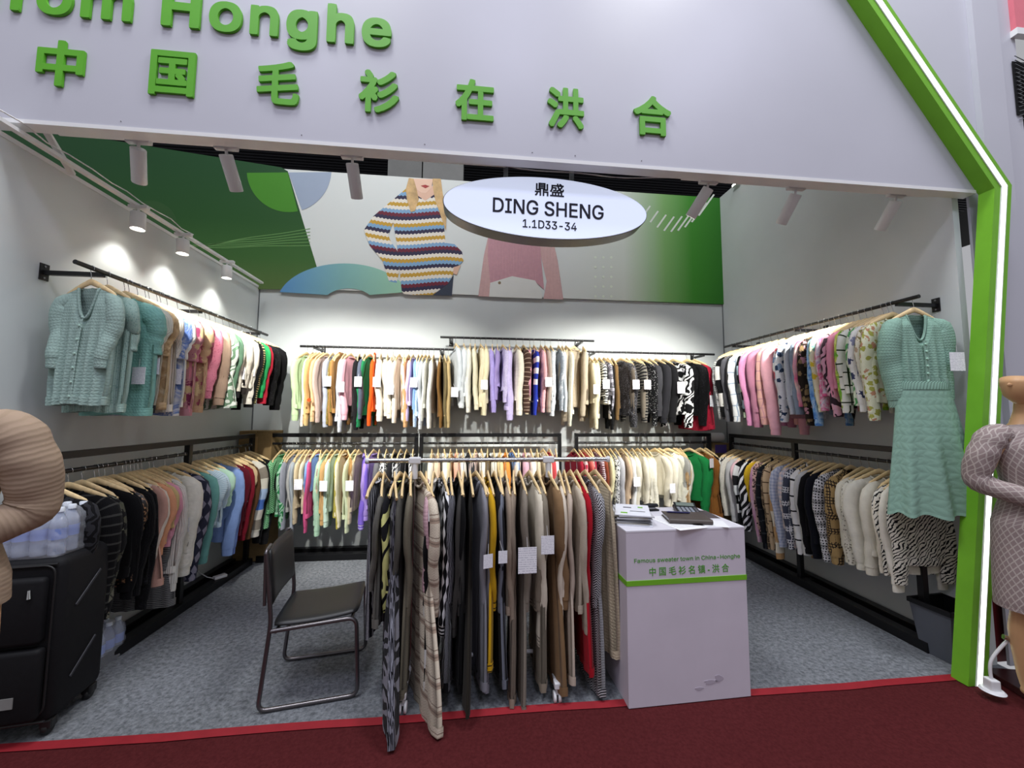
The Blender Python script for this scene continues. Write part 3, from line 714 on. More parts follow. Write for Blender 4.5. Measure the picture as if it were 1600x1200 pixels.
def put_rail(key, railname, specs, crop, mode, railc, zr, front_n=0, wid=1.0, grp=None, hw=.19, thmax=.05, detail=1):
    """specs: (cx, cy, kind, fabric, description[, opts]) in crop pixels measured on the photograph.
    mode 'back': rail along x at y=railc ; 'left'/'right': along y at x=railc"""
    sc, ox, oy = crop; rng = random.Random(sum(map(ord, key)))
    items = []
    for sp_ in specs:
        cx, cy, kind, fb, desc = sp_[:5]; op = sp_[5] if len(sp_) > 5 else {}
        px, py = ox+cx*sc, oy+cy*sc
        if mode == 'back': p = at(px, py, 1, railc-hw); pos = p[0]
        else:
            p = at(px, py, 0, railc+(hw if mode == 'left' else -hw)); pos = p[1]
        if 'pos' in op: pos = op['pos']
        items.append([pos, p[2] if 'bot' not in op else op['bot'], kind, fb, desc, op])
    rev = mode == 'right'
    items.sort(key=lambda q: -q[0] if rev else q[0])
    for i in range(1, len(items)):                          # keep a minimum gap along the rail
        mg = .030
        if rev: items[i][0] = min(items[i][0], items[i-1][0]-mg)
        else: items[i][0] = max(items[i][0], items[i-1][0]+mg)
    n = len(items); descs = [it[4] for it in items]
    for i, (pos, bz, kind, fb, desc, op) in enumerate(items):
        gl = abs(pos-items[i-1][0]) if i else .07; gr = abs(items[i+1][0]-pos) if i < n-1 else .07
        th = op.get('th', min(thmax, max(.017, .5*min(gl, gr)*.95)))
        yaw = rng.uniform(-.16, .16)+op.get('rot', 0)
        loc = (pos, railc, zr) if mode == 'back' else (railc, pos, zr)
        rz = yaw if mode == 'back' else PI/2+yaw
        fr_ = op.get('front', False); mat = fab(fb); trim = fab(op['trim']) if 'trim' in op else mat
        if kind in 'SCHJTD' and bz-zr > -.45: bz = zr-.5
        g = garment(kind, mat, trim, loc, rz, bz-zr, th, rng, op.get('wide', wid), 2 if fr_ else detail, fr_, op.get('btn') and fab(op['btn']), op.get('slo'), op.get('flare'))
        cat = {'S': 'sweater', 'T': 'top', 'V': 'vest', 'D': 'dress', 'M': 'dress', 'N': 'trousers', 'C': 'cardigan', 'H': 'sweater', 'J': 'jacket'}[kind]
        where = '%s from left' % ORD[i] if 0 < i < n-1 else ('leftmost' if i == 0 else 'rightmost')
        ALLG.append((g, desc, where, railname, cat, grp))
        hl_ = 'pale wooden hanger, %s on %s' % (where, railname)
        hg_ = hanger(loc, rz, hl_, 'hangers on '+railname)
        if 'ysc' in op: g.scale.y = hg_.scale.y = op['ysc']
        if op.get('tag'):
            tx, tz = op['tag'] if isinstance(op['tag'], tuple) else (0, -.42)
            if mode == 'back': tag_on(g, -.30, tz, tx, op.get('tw', .08), op.get('tw', .08)*1.35)
            else:
                t = tag_on(g, 0, 0, 0, op.get('tw', .085), op.get('tw', .085)*1.25); sdd = -1 if mode == 'left' else 1
                t.rotation_euler = (0, 0, -PI/2); t.location = (-th-.02+tx, sdd*.2, tz)
def finish_labels():
    from collections import Counter
    c = Counter((d, r_) for _, d, _, r_, _, _ in ALLG)
    for g, d, w, r_, cat, grp in ALLG:
        lab = '%s on %s' % (d, r_) if c[(d, r_)] == 1 else '%s, %s on %s' % (d, w, r_)
        tag(g, lab, cat, grp)

T = {'tag': True}
R_BL = "the back wall's left upper rail"; R_BM = "the back wall's middle upper rail"; R_BR = "the back wall's right upper rail"
R_LU = "the left wall's upper rail"; R_RU = "the right wall's upper rail"
R_LF = "the left wall's floor rack"; R_RF = "the right wall's floor rack"
R_FL = "the back wall's left floor rack"; R_FM = "the back wall's middle floor rack"; R_FR = "the back wall's right floor rack"
R_CH = "the chrome front rack"
put_rail('bl', R_BL, [
 (105, 655, 'S', 'plain:b9d0a4', 'sage green sweater'), (145, 695, 'S', 'plain:eee6d4', 'cream long-sleeved sweater'), (170, 690, 'S', 'plain:cfb27c', 'wheat coloured sweater'),
 (195, 680, 'S', 'plain:cda36c', 'camel sweater'), (226, 662, 'S', 'plain:d9b88c', 'tan sweater with orange motif', {'motif': 1}), (252, 668, 'S', 'marl:c8b0a4,b09a90', 'pinkish beige marl sweater'),
 (295, 700, 'S', 'marl:b6bac6,9aa0ae', 'light blue-grey marl sweater', {'wide': 1.1}), (335, 680, 'S', 'speck:7c6a34,b8a468', 'speckled olive sweater', T), (356, 690, 'H', 'plain:9c7444', 'brown roll-neck sweater'),
 (385, 735, 'S', 'plain:c2c6ce', 'pale grey long-sleeved sweater'), (430, 650, 'S', 'plain:eeb0bc', 'pink sweater', {'tag': (.04, -.48)}), (488, 720, 'S', 'plain:141416', 'black sweater'),
 (530, 645, 'S', 'marl:5a6272,434b5a', 'slate blue marl sweater', {'wide': 1.15}), (570, 700, 'S', 'plain:1f7a4c', 'emerald green sweater', T), (602, 692, 'H', 'plain:dd5418', 'bright orange roll-neck sweater', {'wide': 1.1}),
 (650, 660, 'S', 'plain:e4dccc', 'ivory sweater', T), (698, 625, 'C', 'waffle:d8cebc', 'light beige textured cardigan', {'rot': .25}), (738, 640, 'J', 'plain:e2d9c6', 'ivory collared knit jacket', {'tag': (.03, -.5)}),
 (785, 672, 'S', 'plain:e9e0cf', 'cream sweater'), (817, 655, 'S', 'plain:e6cfc4', 'pale blush sweater'), (852, 702, 'S', 'plain:c99a6c', 'caramel sweater'), (886, 660, 'S', 'plain:d3bddb', 'lilac sweater'),
 (924, 655, 'S', 'plain:88aee6', 'sky blue sweater', T), (950, 700, 'S', 'speck:bcd2ea,4a5a80', 'pale blue sweater with dark dots'), (976, 716, 'S', 'plain:dfe4ea', 'icy white sweater'), (1001, 660, 'S', 'plain:d8d8d0', 'greyish white sweater'),
 (1035, 710, 'S', 'plain:e6e4da', 'off-white sweater', {'wide': 1.1}), (1085, 706, 'S', 'plain:78562c', 'chocolate brown sweater'), (1112, 705, 'S', 'plain:6e6244', 'dark khaki sweater'), (1141, 705, 'S', 'plain:b9a274', 'khaki beige sweater', {'tag': (.06, -.52)}),
], (.225, 440, 500), 'back', 4.57, 2.37, grp='clothes on '+R_BL)
put_rail('bm', R_BM, [
 (102, 432, 'S', 'plain:cfd6da', 'pale grey-blue sweater', {'wide': 1.15, 'rot': .25}), (148, 445, 'S', 'plain:d3d8da', 'silvery white sweater', {'rot': .2}), (186, 470, 'S', 'plain:e8e6da', 'ivory sweater'), (214, 455, 'S', 'plain:e6dfc4', 'pale cream sweater'),
 (244, 440, 'C', 'plain:e3d8b8', 'cream cardigan with tag', {'tag': (0, -.58), 'rot': .2}), (274, 486, 'S', 'plain:e9dfbb', 'buttery cream sweater', {'wide': 1.1}), (312, 470, 'S', 'lace:b0a2e0,a496d4', 'lavender lace-knit sweater'),
 (341, 402, 'S', 'plain:9c8cc0', 'mauve purple sweater'), (370, 416, 'S', 'lace:cfc6e4,b6aad6', 'pale lilac eyelet sweater'), (411, 512, 'S', 'speck:c8bce4,b0a2d6', 'dotted lilac sweater'), (448, 486, 'S', 'cable:ece5d2', 'ivory cable sweater'),
 (488, 470, 'S', 'hthin:4a342c,a08c7c:.05', 'dark brown sweater with fine lines', {'wide': 1.15}), (527, 480, 'S', 'plain:eca8b4', 'pink sweater', {'trim': 'plain:d8c8a8'}), (550, 485, 'S', 'block:2c3ca6,2c3ca6,2c3ca6,f0f0f4,2c3ca6,f0f0f4,2c3ca6,f0f0f4,2c3ca6,2c3ca6:.62', 'royal blue sweater with white stripes', {'rot': .15}),
 (588, 470, 'S', 'cable:eab0b4', 'pink cable sweater', {'tag': (.03, -.54)}), (614, 470, 'S', 'plain:a99c90', 'taupe sweater'), (645, 490, 'S', 'tie:e6e8ea,bcc2c6,f2f2f2', 'silver and white sweater'), (690, 460, 'S', 'tie:c8ced4,8c949c,e6e8ea', 'metallic grey sweater'),
 (712, 468, 'S', 'plain:ccd4da', 'pale steel-blue sweater'), (734, 545, 'S', 'cable:e2dac4', 'cream chunky rib sweater'), (782, 520, 'S', 'cable:b6a892', 'beige cable sweater turned to the front', {'rot': -.95, 'front': True, 'wide': 1.12, 'th': .05}), (832, 490, 'S', 'plain:b8aa94', 'beige sweater'),
], (.2875, 680, 500), 'back', 4.57, 2.515, grp='clothes on '+R_BM)
put_rail('br', R_BR, [
 (868, 500, 'S', 'plain:d9cfae', 'pale straw sweater', {'tag': (.0, -.48)}), (898, 560, 'S', 'plain:e3d9b8', 'cream sweater'), (922, 420, 'S', 'hs:d8d8d4,3a3a3c:.03', 'black and white ribbed sweater', T), (950, 505, 'S', 'houndst:1a1a1c,d8d4e0:.016', 'black and white woven sweater', {'trim': 'plain:e0dcd4', 'wide': 1.1}),
 (972, 565, 'S', 'plain:0e0e10', 'plain black sweater'), (996, 512, 'S', 'plain:6c5434', 'brown sweater'), (1045, 552, 'S', 'sequin:121214,6a6a70', 'black sweater with sparkling sequins', {'wide': 1.25, 'rot': .3}), (1078, 480, 'S', 'plain:5a5248', 'dark taupe sweater', T),
 (1113, 526, 'S', 'hs:1a1a1c,6c6860:.035', 'black and grey striped sweater', {'wide': 1.15, 'rot': .25}), (1140, 500, 'S', 'plain:6e665a', 'grey-brown sweater', T), (1165, 546, 'S', 'speck:101012,c8c8c8:70', 'black sweater with white dots', {'rot': .2}), (1207, 492, 'S', 'marl:3c3c40,242428', 'charcoal marl sweater'),
 (1247, 530, 'S', 'plain:222226', 'charcoal black sweater', {'wide': 1.1}), (1287, 526, 'S', 'plain:121214', 'black fine-knit sweater', {'tag': (.03, -.45), 'tw': .1}), (1345, 555, 'S', 'leafy:0e0e10,e6e6e6:6', 'black sweater with white paisley curls', {'wide': 1.15, 'rot': .45}),
 (1425, 545, 'S', 'lace:0a0a0c,1c1c20:40', 'black lace sweater with large tag', {'tag': (.02, -.60), 'tw': .1, 'rot': .5, 'wide': 1.2}), (1468, 592, 'D', 'cable:a01c34', 'crimson knit dress', {'rot': .2}),
], (.2875, 680, 500), 'back', 4.57, 2.38, grp='clothes on '+R_BR)
put_rail('lu', R_LU, [
 (330, 860, 'C', 'waffle:98b0a8', 'sage green pointelle cardigan facing front', {'pos': 2.46, 'bot': 1.66, 'front': True, 'th': .03, 'wide': 1, 'slo': .38, 'rot': -.2, 'ysc': .80, 'btn': 'plain:a8c4b8'}), (485, 640, 'T', 'lace:a9c6bc,8fb0a6', 'pale sage eyelet top', {'pos': 2.56, 'bot': 1.62, 'front': True, 'wide': 1, 'th': .03, 'rot': -.1, 'ysc': .9}),
 (590, 660, 'T', 'waffle:8cc4b8', 'aqua textured short-sleeved top', {'pos': 2.68, 'bot': 1.60, 'wide': 1.05, 'th': .04, 'tag': (0, -.62)}), (632, 680, 'T', 'rib:efeadd', 'cream ribbed top', {'pos': 2.84, 'bot': 1.62}), (690, 700, 'T', 'cable:f0ece0', 'white cable cardigan top', {'pos': 2.94, 'bot': 1.66, 'wide': 1.2, 'tag': (0, -.6)}),
 (765, 650, 'T', 'rib:ece6d4', 'ivory top with black edging', {'bot': 1.62, 'trim': 'plain:1a1a1c', 'tag': (0, -.55)}), (815, 610, 'T', 'tie:8c6c48,d2b68c,e6dcc0', 'brown and cream tie-dyed top', {'bot': 1.64}), (875, 660, 'T', 'tie:e8e6dc,5a7cc0,dfe2e4,7c98d0', 'blue and white tie-dyed top', {'bot': 1.60, 'tag': (0, -.6), 'wide': 1.1}),
 (930, 680, 'T', 'plain:dc8c9c', 'rose pink top', {'bot': 1.62}), (975, 650, 'T', 'floral:c48a90,d8c090,8a3a5a:14', 'rose paisley top', {'bot': 1.60, 'wide': 1.1}), (1030, 680, 'T', 'floral:c4a07c,b05a6c,e4d098:16', 'sand and rose paisley top', {'bot': 1.62}), (1085, 860, 'S', 'lace:e0889c,d2748c:60', 'rose pink lace sweater', {'wide': 1.1}),
 (1130, 900, 'S', 'plain:a48c78', 'taupe sweater'), (1165, 960, 'D', 'leafy:dfe6dc,6c8c70:7', 'white tunic with green leaves', {'wide': 1.1, 'tag': (0, -.5)}), (1192, 900, 'S', 'plain:5c7c64', 'forest green sweater'), (1226, 860, 'S', 'plain:e6e0d0', 'ivory sweater', {'trim': 'plain:1c1c1e'}), (1268, 840, 'C', 'plain:e9e2d2', 'cream cardigan', {'trim': 'plain:2a2624', 'tag': (0, -.5)}),
 (1300, 900, 'S', 'plain:e2ddd0', 'off-white sweater'), (1322, 920, 'S', 'plain:121214', 'black sweater', {'tag': (-.02, -.45), 'tw': .1}), (1346, 900, 'S', 'hs:1a1a1a,d8cc90:.02', 'black and yellow striped sweater'), (1372, 865, 'S', 'plain:2c9c58', 'bright green sweater'), (1388, 900, 'S', 'plain:b8283c', 'red sweater'),
 (1415, 910, 'S', 'lace:101012,242428:50', 'black sheer ruched sweater', {'wide': 1.1}), (1465, 940, 'S', 'plain:0e0e10', 'black puff-sleeved sweater', {'wide': 1.2, 'trim': 'rib:0e0e10'}),
], (.26667, 40, 380), 'left', -2.235, RZ, grp='clothes on '+R_LU)
put_rail('ru', R_RU, [
 (18, 915, 'S', 'houndst:e6e6e6,121214:.02', 'black and white houndstooth sweater'), (52, 900, 'S', 'block:f0eee8,0e0e10:.3', 'black and white colour-block sweater'), (92, 930, 'S', 'plain:5a5a60', 'mid-grey sweater'), (125, 920, 'S', 'marl:3a3838,242424', 'dark charcoal marl sweater'),
 (152, 930, 'S', 'pane:eceeee,a8b8cc:.12', 'white fluffy sweater with blue checks'), (205, 900, 'S', 'block:101012,b4d0dc,101012,c4d4b8:.36', 'black and pale blue block sweater'), (238, 955, 'S', 'fuzzy:dc96c0', 'orchid pink boucle sweater'), (285, 965, 'S', 'marl:c48aa0,a86c88', 'mauve pink marl sweater'),
 (328, 945, 'S', 'pane:ecb8ac,d098a4:.09', 'peach sweater with faint grid'), (383, 1015, 'S', 'fuzzy:eab0bc', 'pink fluffy mohair sweater', {'wide': 1.1}), (445, 925, 'S', 'floral:ecebea,6c8cb0,c84c5c:14', 'white sweater with blue and red flowers'), (482, 900, 'S', 'floral:e4e4e8,30405c,88a0bc:18', 'white sweater with navy flowers'),
 (515, 870, 'S', 'plain:c9ced4', 'pale grey sweater'), (560, 870, 'S', 'marl:96a4b4,8090a2', 'blue-grey sweater'), (608, 815, 'S', 'grad:ecb6c0,e8a0b4,f0d8cc,ec6c98,eac0c4:.3', 'pink ombre striped sweater', {'wide': 1.1}), (652, 945, 'S', 'floral:2c241c,8c7450,c08890:20', 'dark floral sweater'),
 (683, 945, 'S', 'tie:3c64b4,6ca4dc,b8d8ec,4c6cb0', 'blue tie-dyed sweater'), (715, 850, 'S', 'floral:ece8c4,e0c83c,7cb4a0:14', 'white sweater with yellow flowers'), (748, 840, 'S', 'tie:f0dce4,ec5c98,f2eeee,b48cc8', 'white and magenta watercolour sweater'), (800, 880, 'S', 'leafy:d8a4b4,3c2c34:5', 'mauve sweater with black bows'),
 (838, 830, 'S', 'plain:ec9cb4', 'candy pink sweater'), (878, 830, 'S', 'tie:a8d03c,6cb43c,e4e46c,f0f0d0', 'lime green watercolour sweater', {'wide': 1.1}), (925, 850, 'S', 'pane:eeeee0,2c3c20:.1', 'cream sweater with black lines'), (968, 800, 'S', 'leafy:e2ecd0,5ca864:6', 'white sweater with green leaves', {'wide': 1.1}),
 (1038, 840, 'S', 'floral:ecece4,3c4464,8c90a8:13', 'white sweater with navy butterflies', {'wide': 1.1}), (1108, 900, 'S', 'floral:dfe0c0,a8a850,c08c6c:24', 'pale yellow sweater with tiny flowers', {'wide': 1.1}), (1200, 880, 'S', 'floral:dcd8c4,b49c80,8c8454:24', 'beige sweater with tiny flowers', {'pos': 2.50}),
], (.225, 1120, 440), 'right', 3.058, RZ-.02, grp='clothes on '+R_RU)
put_rail('lf', R_LF, [
 (200, 1000, 'S', 'leafy:0c0c0e,2c2c30:9', 'black lacy blouse', {'pos': 2.47, 'bot': .62, 'front': True, 'wide': 1.15}), (300, 1150, 'S', 'hthin:0d0d0f,3a3a38:.05', 'black sweater with grey lettering pattern', {'pos': 2.56, 'bot': .50, 'wide': 1.1, 'tag': (-.02, -.52)}), (400, 1100, 'S', 'floral:0e0e10,48483c,6a6a5c:18', 'black sweater with faint flowers', {'pos': 2.64, 'tag': (-.02, -.62), 'bot': .46}),
 (510, 760, 'T', 'sequin:14100c,a8805c:120', 'black top with gold sequins', {'pos': 2.72, 'bot': .55}), (555, 900, 'S', 'plain:0c0c0e', 'black sweater', {'bot': .55}), (600, 1060, 'C', 'plain:0b0b0d', 'black cardigan', {'bot': .50}), (650, 1050, 'S', 'rib:0e0e10', 'black ribbed sweater', {'bot': .5}),
 (700, 1095, 'S', 'lace:101012,1e1e22:60', 'black lace-knit sweater'), (728, 900, 'S', 'plain:ddd0c0', 'cream sweater'), (752, 1000, 'D', 'plain:c89c8c', 'dusty pink dress'), (785, 770, 'S', 'plain:e8a880', 'peach sweater'), (806, 750, 'T', 'plain:d4bc84', 'straw yellow top'),
 (830, 720, 'S', 'plain:eaa6b8', 'pink sweater'), (850, 1140, 'D', 'hs:8a8a88,4a4a4a:.012', 'grey fine-striped dress', {'ysc': .8}), (885, 985, 'S', 'rib:eceade', 'white ribbed sweater', {'wide': 1.1}), (955, 895, 'S', 'cable:e8e5d8', 'ivory cable sweater', {'wide': 1.15, 'tag': (0, -.5)}), (1012, 920, 'S', 'argyle:2e3040,8c8a98', 'navy and grey argyle sweater', {'wide': 1.1, 'tag': (.0, -.42)}),
 (1060, 830, 'S', 'plain:6ca49c', 'teal sweater'), (1110, 640, 'T', 'hthin:c8dce6,90b0c4:.012', 'pale blue striped top', {'wide': 1.15}), (1158, 650, 'T', 'plain:c4dcea', 'baby blue top'), (1200, 510, 'T', 'plain:b8dcc4', 'mint top'), (1232, 780, 'S', 'plain:88a4d8', 'periwinkle sweater', {'wide': 1.1}), (1256, 770, 'S', 'plain:7088c4', 'cornflower blue sweater'),
 (1288, 660, 'S', 'plain:5c1424', 'burgundy sweater'), (1316, 690, 'S', 'plain:7c1828', 'wine red sweater', {'tag': (0, -.45)}), (1335, 520, 'T', 'plain:cdb48c', 'beige top'), (1352, 680, 'S', 'plain:5c4028', 'brown sweater'), (1392, 670, 'S', 'block:5078c8,a8c0e0,d8d4c4,8c8478,dcd8cc:.5', 'blue and grey geometric sweater', {'wide': 1.15}), (1430, 700, 'S', 'plain:101012', 'jet black sweater'), (1450, 720, 'S', 'plain:161618', 'black long-sleeved sweater'),
], (.25, 50, 660), 'left', -2.35, 1.27, grp='clothes on '+R_LF)
put_rail('rf', R_RF, [
 (35, 700, 'S', 'plain:e4e0d4', 'ivory sweater'), (62, 760, 'S', 'leafy:e6e6e2,2a2a2c:8', 'white sweater with black leaves'), (92, 835, 'S', 'lace:e6e2d6,d2ccbe', 'ivory lace sweater', {'wide': 1.1}), (150, 880, 'S', 'marl:cfcfd0,b4b4b8', 'light grey marl sweater'), (185, 640, 'S', 'plain:eac4cc', 'pale pink sweater'), (212, 900, 'S', 'block:d8dcde,1c1c20,e4e4e4,101012:.4', 'black and white block sweater'),
 (265, 960, 'S', 'diag:16161a,e4e4ea:.07', 'black sweater with white diagonals'), (308, 720, 'S', 'waffle:d0ac28', 'mustard yellow sweater'), (325, 1030, 'S', 'grad:c49cb0,b07c9c,d0b0bc:.4', 'mauve sweater', {'wide': 1.1}), (368, 990, 'S', 'leopard:c8a49c,2c2024', 'pink leopard sweater'), (410, 1100, 'J', 'pane:14161c,34383c:.12', 'black checked jacket'), (448, 1100, 'S', 'houndst:241c18,b09878:.014', 'black and tan tweed sweater'),
 (478, 1110, 'J', 'pane:c0a888,4a3a2c:.1', 'beige checked jacket'), (512, 1180, 'S', 'block:e6ddc8,c49c6c:.3', 'cream and camel sweater'), (535, 1080, 'S', 'check:d4d8e4,a4b0cc:.03', 'pale blue gingham sweater', {'wide': 1.1}), (582, 1080, 'S', 'check:ecd8d0,b8bccc:.04', 'pink and blue checked sweater'), (625, 1100, 'S', 'plaid:484c5c,e8e8ea', 'navy and white plaid sweater', {'wide': 1.15}),
 (680, 1130, 'J', 'pane:ecebe8,1e1e22:.13', 'white jacket with black windowpane lines', {'wide': 1.2, 'front': False}), (738, 1140, 'S', 'plain:c8c8c6', 'pale grey sweater'), (800, 1150, 'S', 'fuzzy:121214', 'black boucle sweater', {'wide': 1.1}), (846, 1180, 'S', 'plain:14161e', 'midnight navy sweater'), (900, 1190, 'S', 'houndst:e0e0e0,14161c:.022', 'black and white dogtooth sweater', {'wide': 1.1}),
 (985, 1210, 'J', 'plaid:a88c5c,2a2420', 'camel plaid collared jacket', {'wide': 1.2}), (1072, 1190, 'S', 'plain:e0dbc8', 'cream sweater', {'trim': 'plain:d8d2bc'}), (1138, 1220, 'S', 'lace:e6e2d2,8c8878:50', 'cream sweater with chain pattern', {'wide': 1.1}), (1215, 1260, 'S', 'fuzzy:e8e4d4', 'cream fuzzy sweater', {'wide': 1.15}), (1300, 1300, 'S', 'fuzzy:e4dfcd', 'thick cream fleece sweater', {'wide': 1.2}),
 (1392, 1280, 'S', 'cable:e0d8c4', 'cream cable sweater'), (1460, 1420, 'S', 'plain:e6e1d2', 'cream sweater with frilled cuffs', {'wide': 1.1}), (1550, 1380, 'S', 'zebra:e4dfd2,1a1a1c:20', 'white zebra-striped sweater', {'wide': 1.15}), (1640, 1380, 'S', 'zebra:e4dfd2,1a1a1c:18', 'white sweater with bold zebra stripes', {'pos': 2.55, 'bot': .55, 'wide': 1.1}),
], (.1875, 1120, 640), 'right', 3.165, 1.27, grp='clothes on '+R_RF, thmax=.055)
put_rail('fl', R_FL, [
 (105, 775, 'S', 'zig:2c8c48,a8d8b0', 'green zigzag sweater'), (162, 770, 'S', 'leafy:b4dcc0,2c8c50:7', 'mint sweater with green leaves', {'wide': 1.2}), (208, 620, 'S', 'plain:1c4c34', 'dark green sweater'), (232, 785, 'S', 'plain:a4a8b4', 'blue-grey sweater'), (256, 825, 'S', 'rib:b8c2cc', 'pale blue rib sweater'), (284, 760, 'S', 'marl:c8c8c4,acacaa', 'light grey knit sweater'),
 (312, 740, 'S', 'plain:d4c4a4', 'beige sweater'), (345, 660, 'C', 'plain:dacdb0', 'beige cardigan', {'tag': (0, -.4), 'rot': .2}), (385, 810, 'S', 'plain:c85484', 'magenta sweater'), (402, 480, 'S', 'plain:84a8e4', 'bright blue sweater'), (430, 760, 'S', 'block:d8ccac,a89c8c:.13', 'beige and taupe striped sweater', {'wide': 1.15, 'rot': .2}), (474, 835, 'S', 'lace:b4d8bc,9cc8a8', 'mint lace sweater'),
 (522, 750, 'S', 'plain:c49c68', 'camel sweater', {'wide': 1.1}), (562, 765, 'S', 'plain:c4dccc', 'pale mint sweater', T), (597, 780, 'S', 'plain:b4a84c', 'olive yellow sweater'), (625, 770, 'S', 'plain:e4dcc0', 'cream sweater'), (652, 740, 'T', 'waffle:a8804c', 'brown textured sweater', {'wide': 1.3, 'rot': .35}), (712, 810, 'S', 'plain:cfd8b4', 'pale green sweater', {'wide': 1.1}), (745, 740, 'S', 'plain:c8bc9c', 'sand sweater', T),
 (795, 785, 'S', 'hthin:7860c4,7860c4', 'violet sweater with white cuff stripe', {'wide': 1.15, 'rot': .25, 'trim': 'hthin:7860c4,e8e4f0:.03'}), (868, 715, 'S', 'plain:a48cd4', 'lilac sweater'), (915, 750, 'S', 'plain:6c6c70', 'grey sweater'), (975, 760, 'S', 'leopard:d8d8d4,18181a:30', 'black and white leopard sweater'), (1040, 760, 'S', 'plain:1c1c20', 'black sweater'),
 (1090, 760, 'S', 'leafy:dedede,141416:9', 'black and white patterned sweater'), (1140, 760, 'S', 'plain:121214', 'inky black sweater'), (1195, 760, 'S', 'zebra:e0e0e0,141416:14', 'black and white zebra sweater'),
], (.2, 400, 660), 'back', 4.589, 1.27, grp='clothes on '+R_FL)
mid = [('ebe4d2', 'cream sweater'), ('e4c8ac', 'peach sweater'), ('f0eee6', 'white sweater'), ('dccca4', 'sand sweater'), ('e8b49c', 'salmon sweater'), ('ece8dc', 'ivory sweater'), ('3a3a3e', 'charcoal sweater'), ('e8d0c8', 'blush sweater'), ('f0ece0', 'off-white sweater'), ('6c5c44', 'dark brown sweater'), ('e4dccc', 'oatmeal sweater'), ('ecd4a0', 'pale yellow sweater'), ('e89848', 'orange sweater'), ('6c94d0', 'blue sweater'), ('e0d8c8', 'light beige sweater'), ('d4a8b8', 'pink sweater'), ('f0eadc', 'milky white sweater'), ('cfc0a4', 'wheat sweater'), ('ece4d4', 'pale cream sweater'), ('c84c50', 'coral red sweater'), ('d8d8dc', 'pale grey sweater')]
put_rail('fm', R_FM, [(20+i*10.2, 150, 'S', 'plain:'+c, d) for i, (c, d) in enumerate(mid)], (1, 650, 660), 'back', 4.589, 1.27, grp='clothes on '+R_FM)
put_rail('fr', R_FR, [
 (130, 640, 'S', 'plain:9c2034', 'dark red sweater'), (165, 650, 'S', 'floral:b83048,e8a8a8,f0e0dc:20', 'red floral sweater'), (212, 660, 'S', 'plain:d86c64', 'coral sweater'), (240, 660, 'S', 'tie:d87878,e8b8b0,b03c50', 'red and pink sweater'), (268, 660, 'S', 'plain:a81c38', 'crimson sweater'), (305, 690, 'S', 'floral:b0a0a8,6c3c50,e0d8dc:24', 'mauve printed sweater'), (330, 690, 'S', 'hs:e0d4d4,6c2c3c:.02', 'maroon striped sweater'),
 (365, 690, 'S', 'plain:84402c', 'rust brown sweater'), (402, 690, 'S', 'plain:e8e0b4', 'pale yellow sweater'), (445, 690, 'S', 'leopard:d8d8d8,2c2c30:40', 'black and white speckled sweater'), (490, 690, 'S', 'marl:c8c8cc,a4a4aa', 'grey-white marl sweater', {'wide': 1.1}), (545, 690, 'S', 'plain:cdb498', 'beige sweater'), (580, 690, 'S', 'plain:eef0f0', 'bright white sweater', T), (640, 695, 'S', 'plain:dcd6c4', 'stone sweater'),
 (688, 710, 'S', 'plain:e8e2d0', 'cream sweater', {'wide': 1.1}), (724, 710, 'S', 'rib:ece8d8', 'cream ribbed sweater'), (770, 715, 'S', 'cable:ece8d6', 'cream cable sweater'), (838, 650, 'S', 'plain:e4ddca', 'ivory sweater', {'rot': .3, 'tag': (-.02, -.5), 'wide': 1.1}), (880, 700, 'S', 'plain:e2ddcc', 'pale oatmeal sweater', {'rot': .25}), (955, 710, 'S', 'quilt:eeecdc', 'white quilted sweater', {'rot': .5, 'wide': 1.25, 'th': .045}), (1000, 460, 'T', 'marl:b8b8b4,a4a4a0', 'grey short-sleeved top', {'rot': .2}),
 (1025, 690, 'D', 'tie:c8a478,e0c8a0,b08858', 'tan suede-look dress', {'bot': .42}), (1060, 690, 'D', 'tie:a87c4c,d4b488,7c5834', 'brown and gold dress', {'bot': .42}), (1140, 700, 'S', 'fuzzy:1c8444', 'green boucle sweater', {'rot': .35, 'wide': 1.15, 'tag': (-.03, -.22)}), (1240, 780, 'D', 'rib:94602c', 'brown ribbed dress', {'wide': 1.15, 'rot': .25}), (1285, 780, 'S', 'plain:141416', 'black sweater'),
], (.1875, 880, 660), 'back', 4.589, 1.27, grp='clothes on '+R_FR)
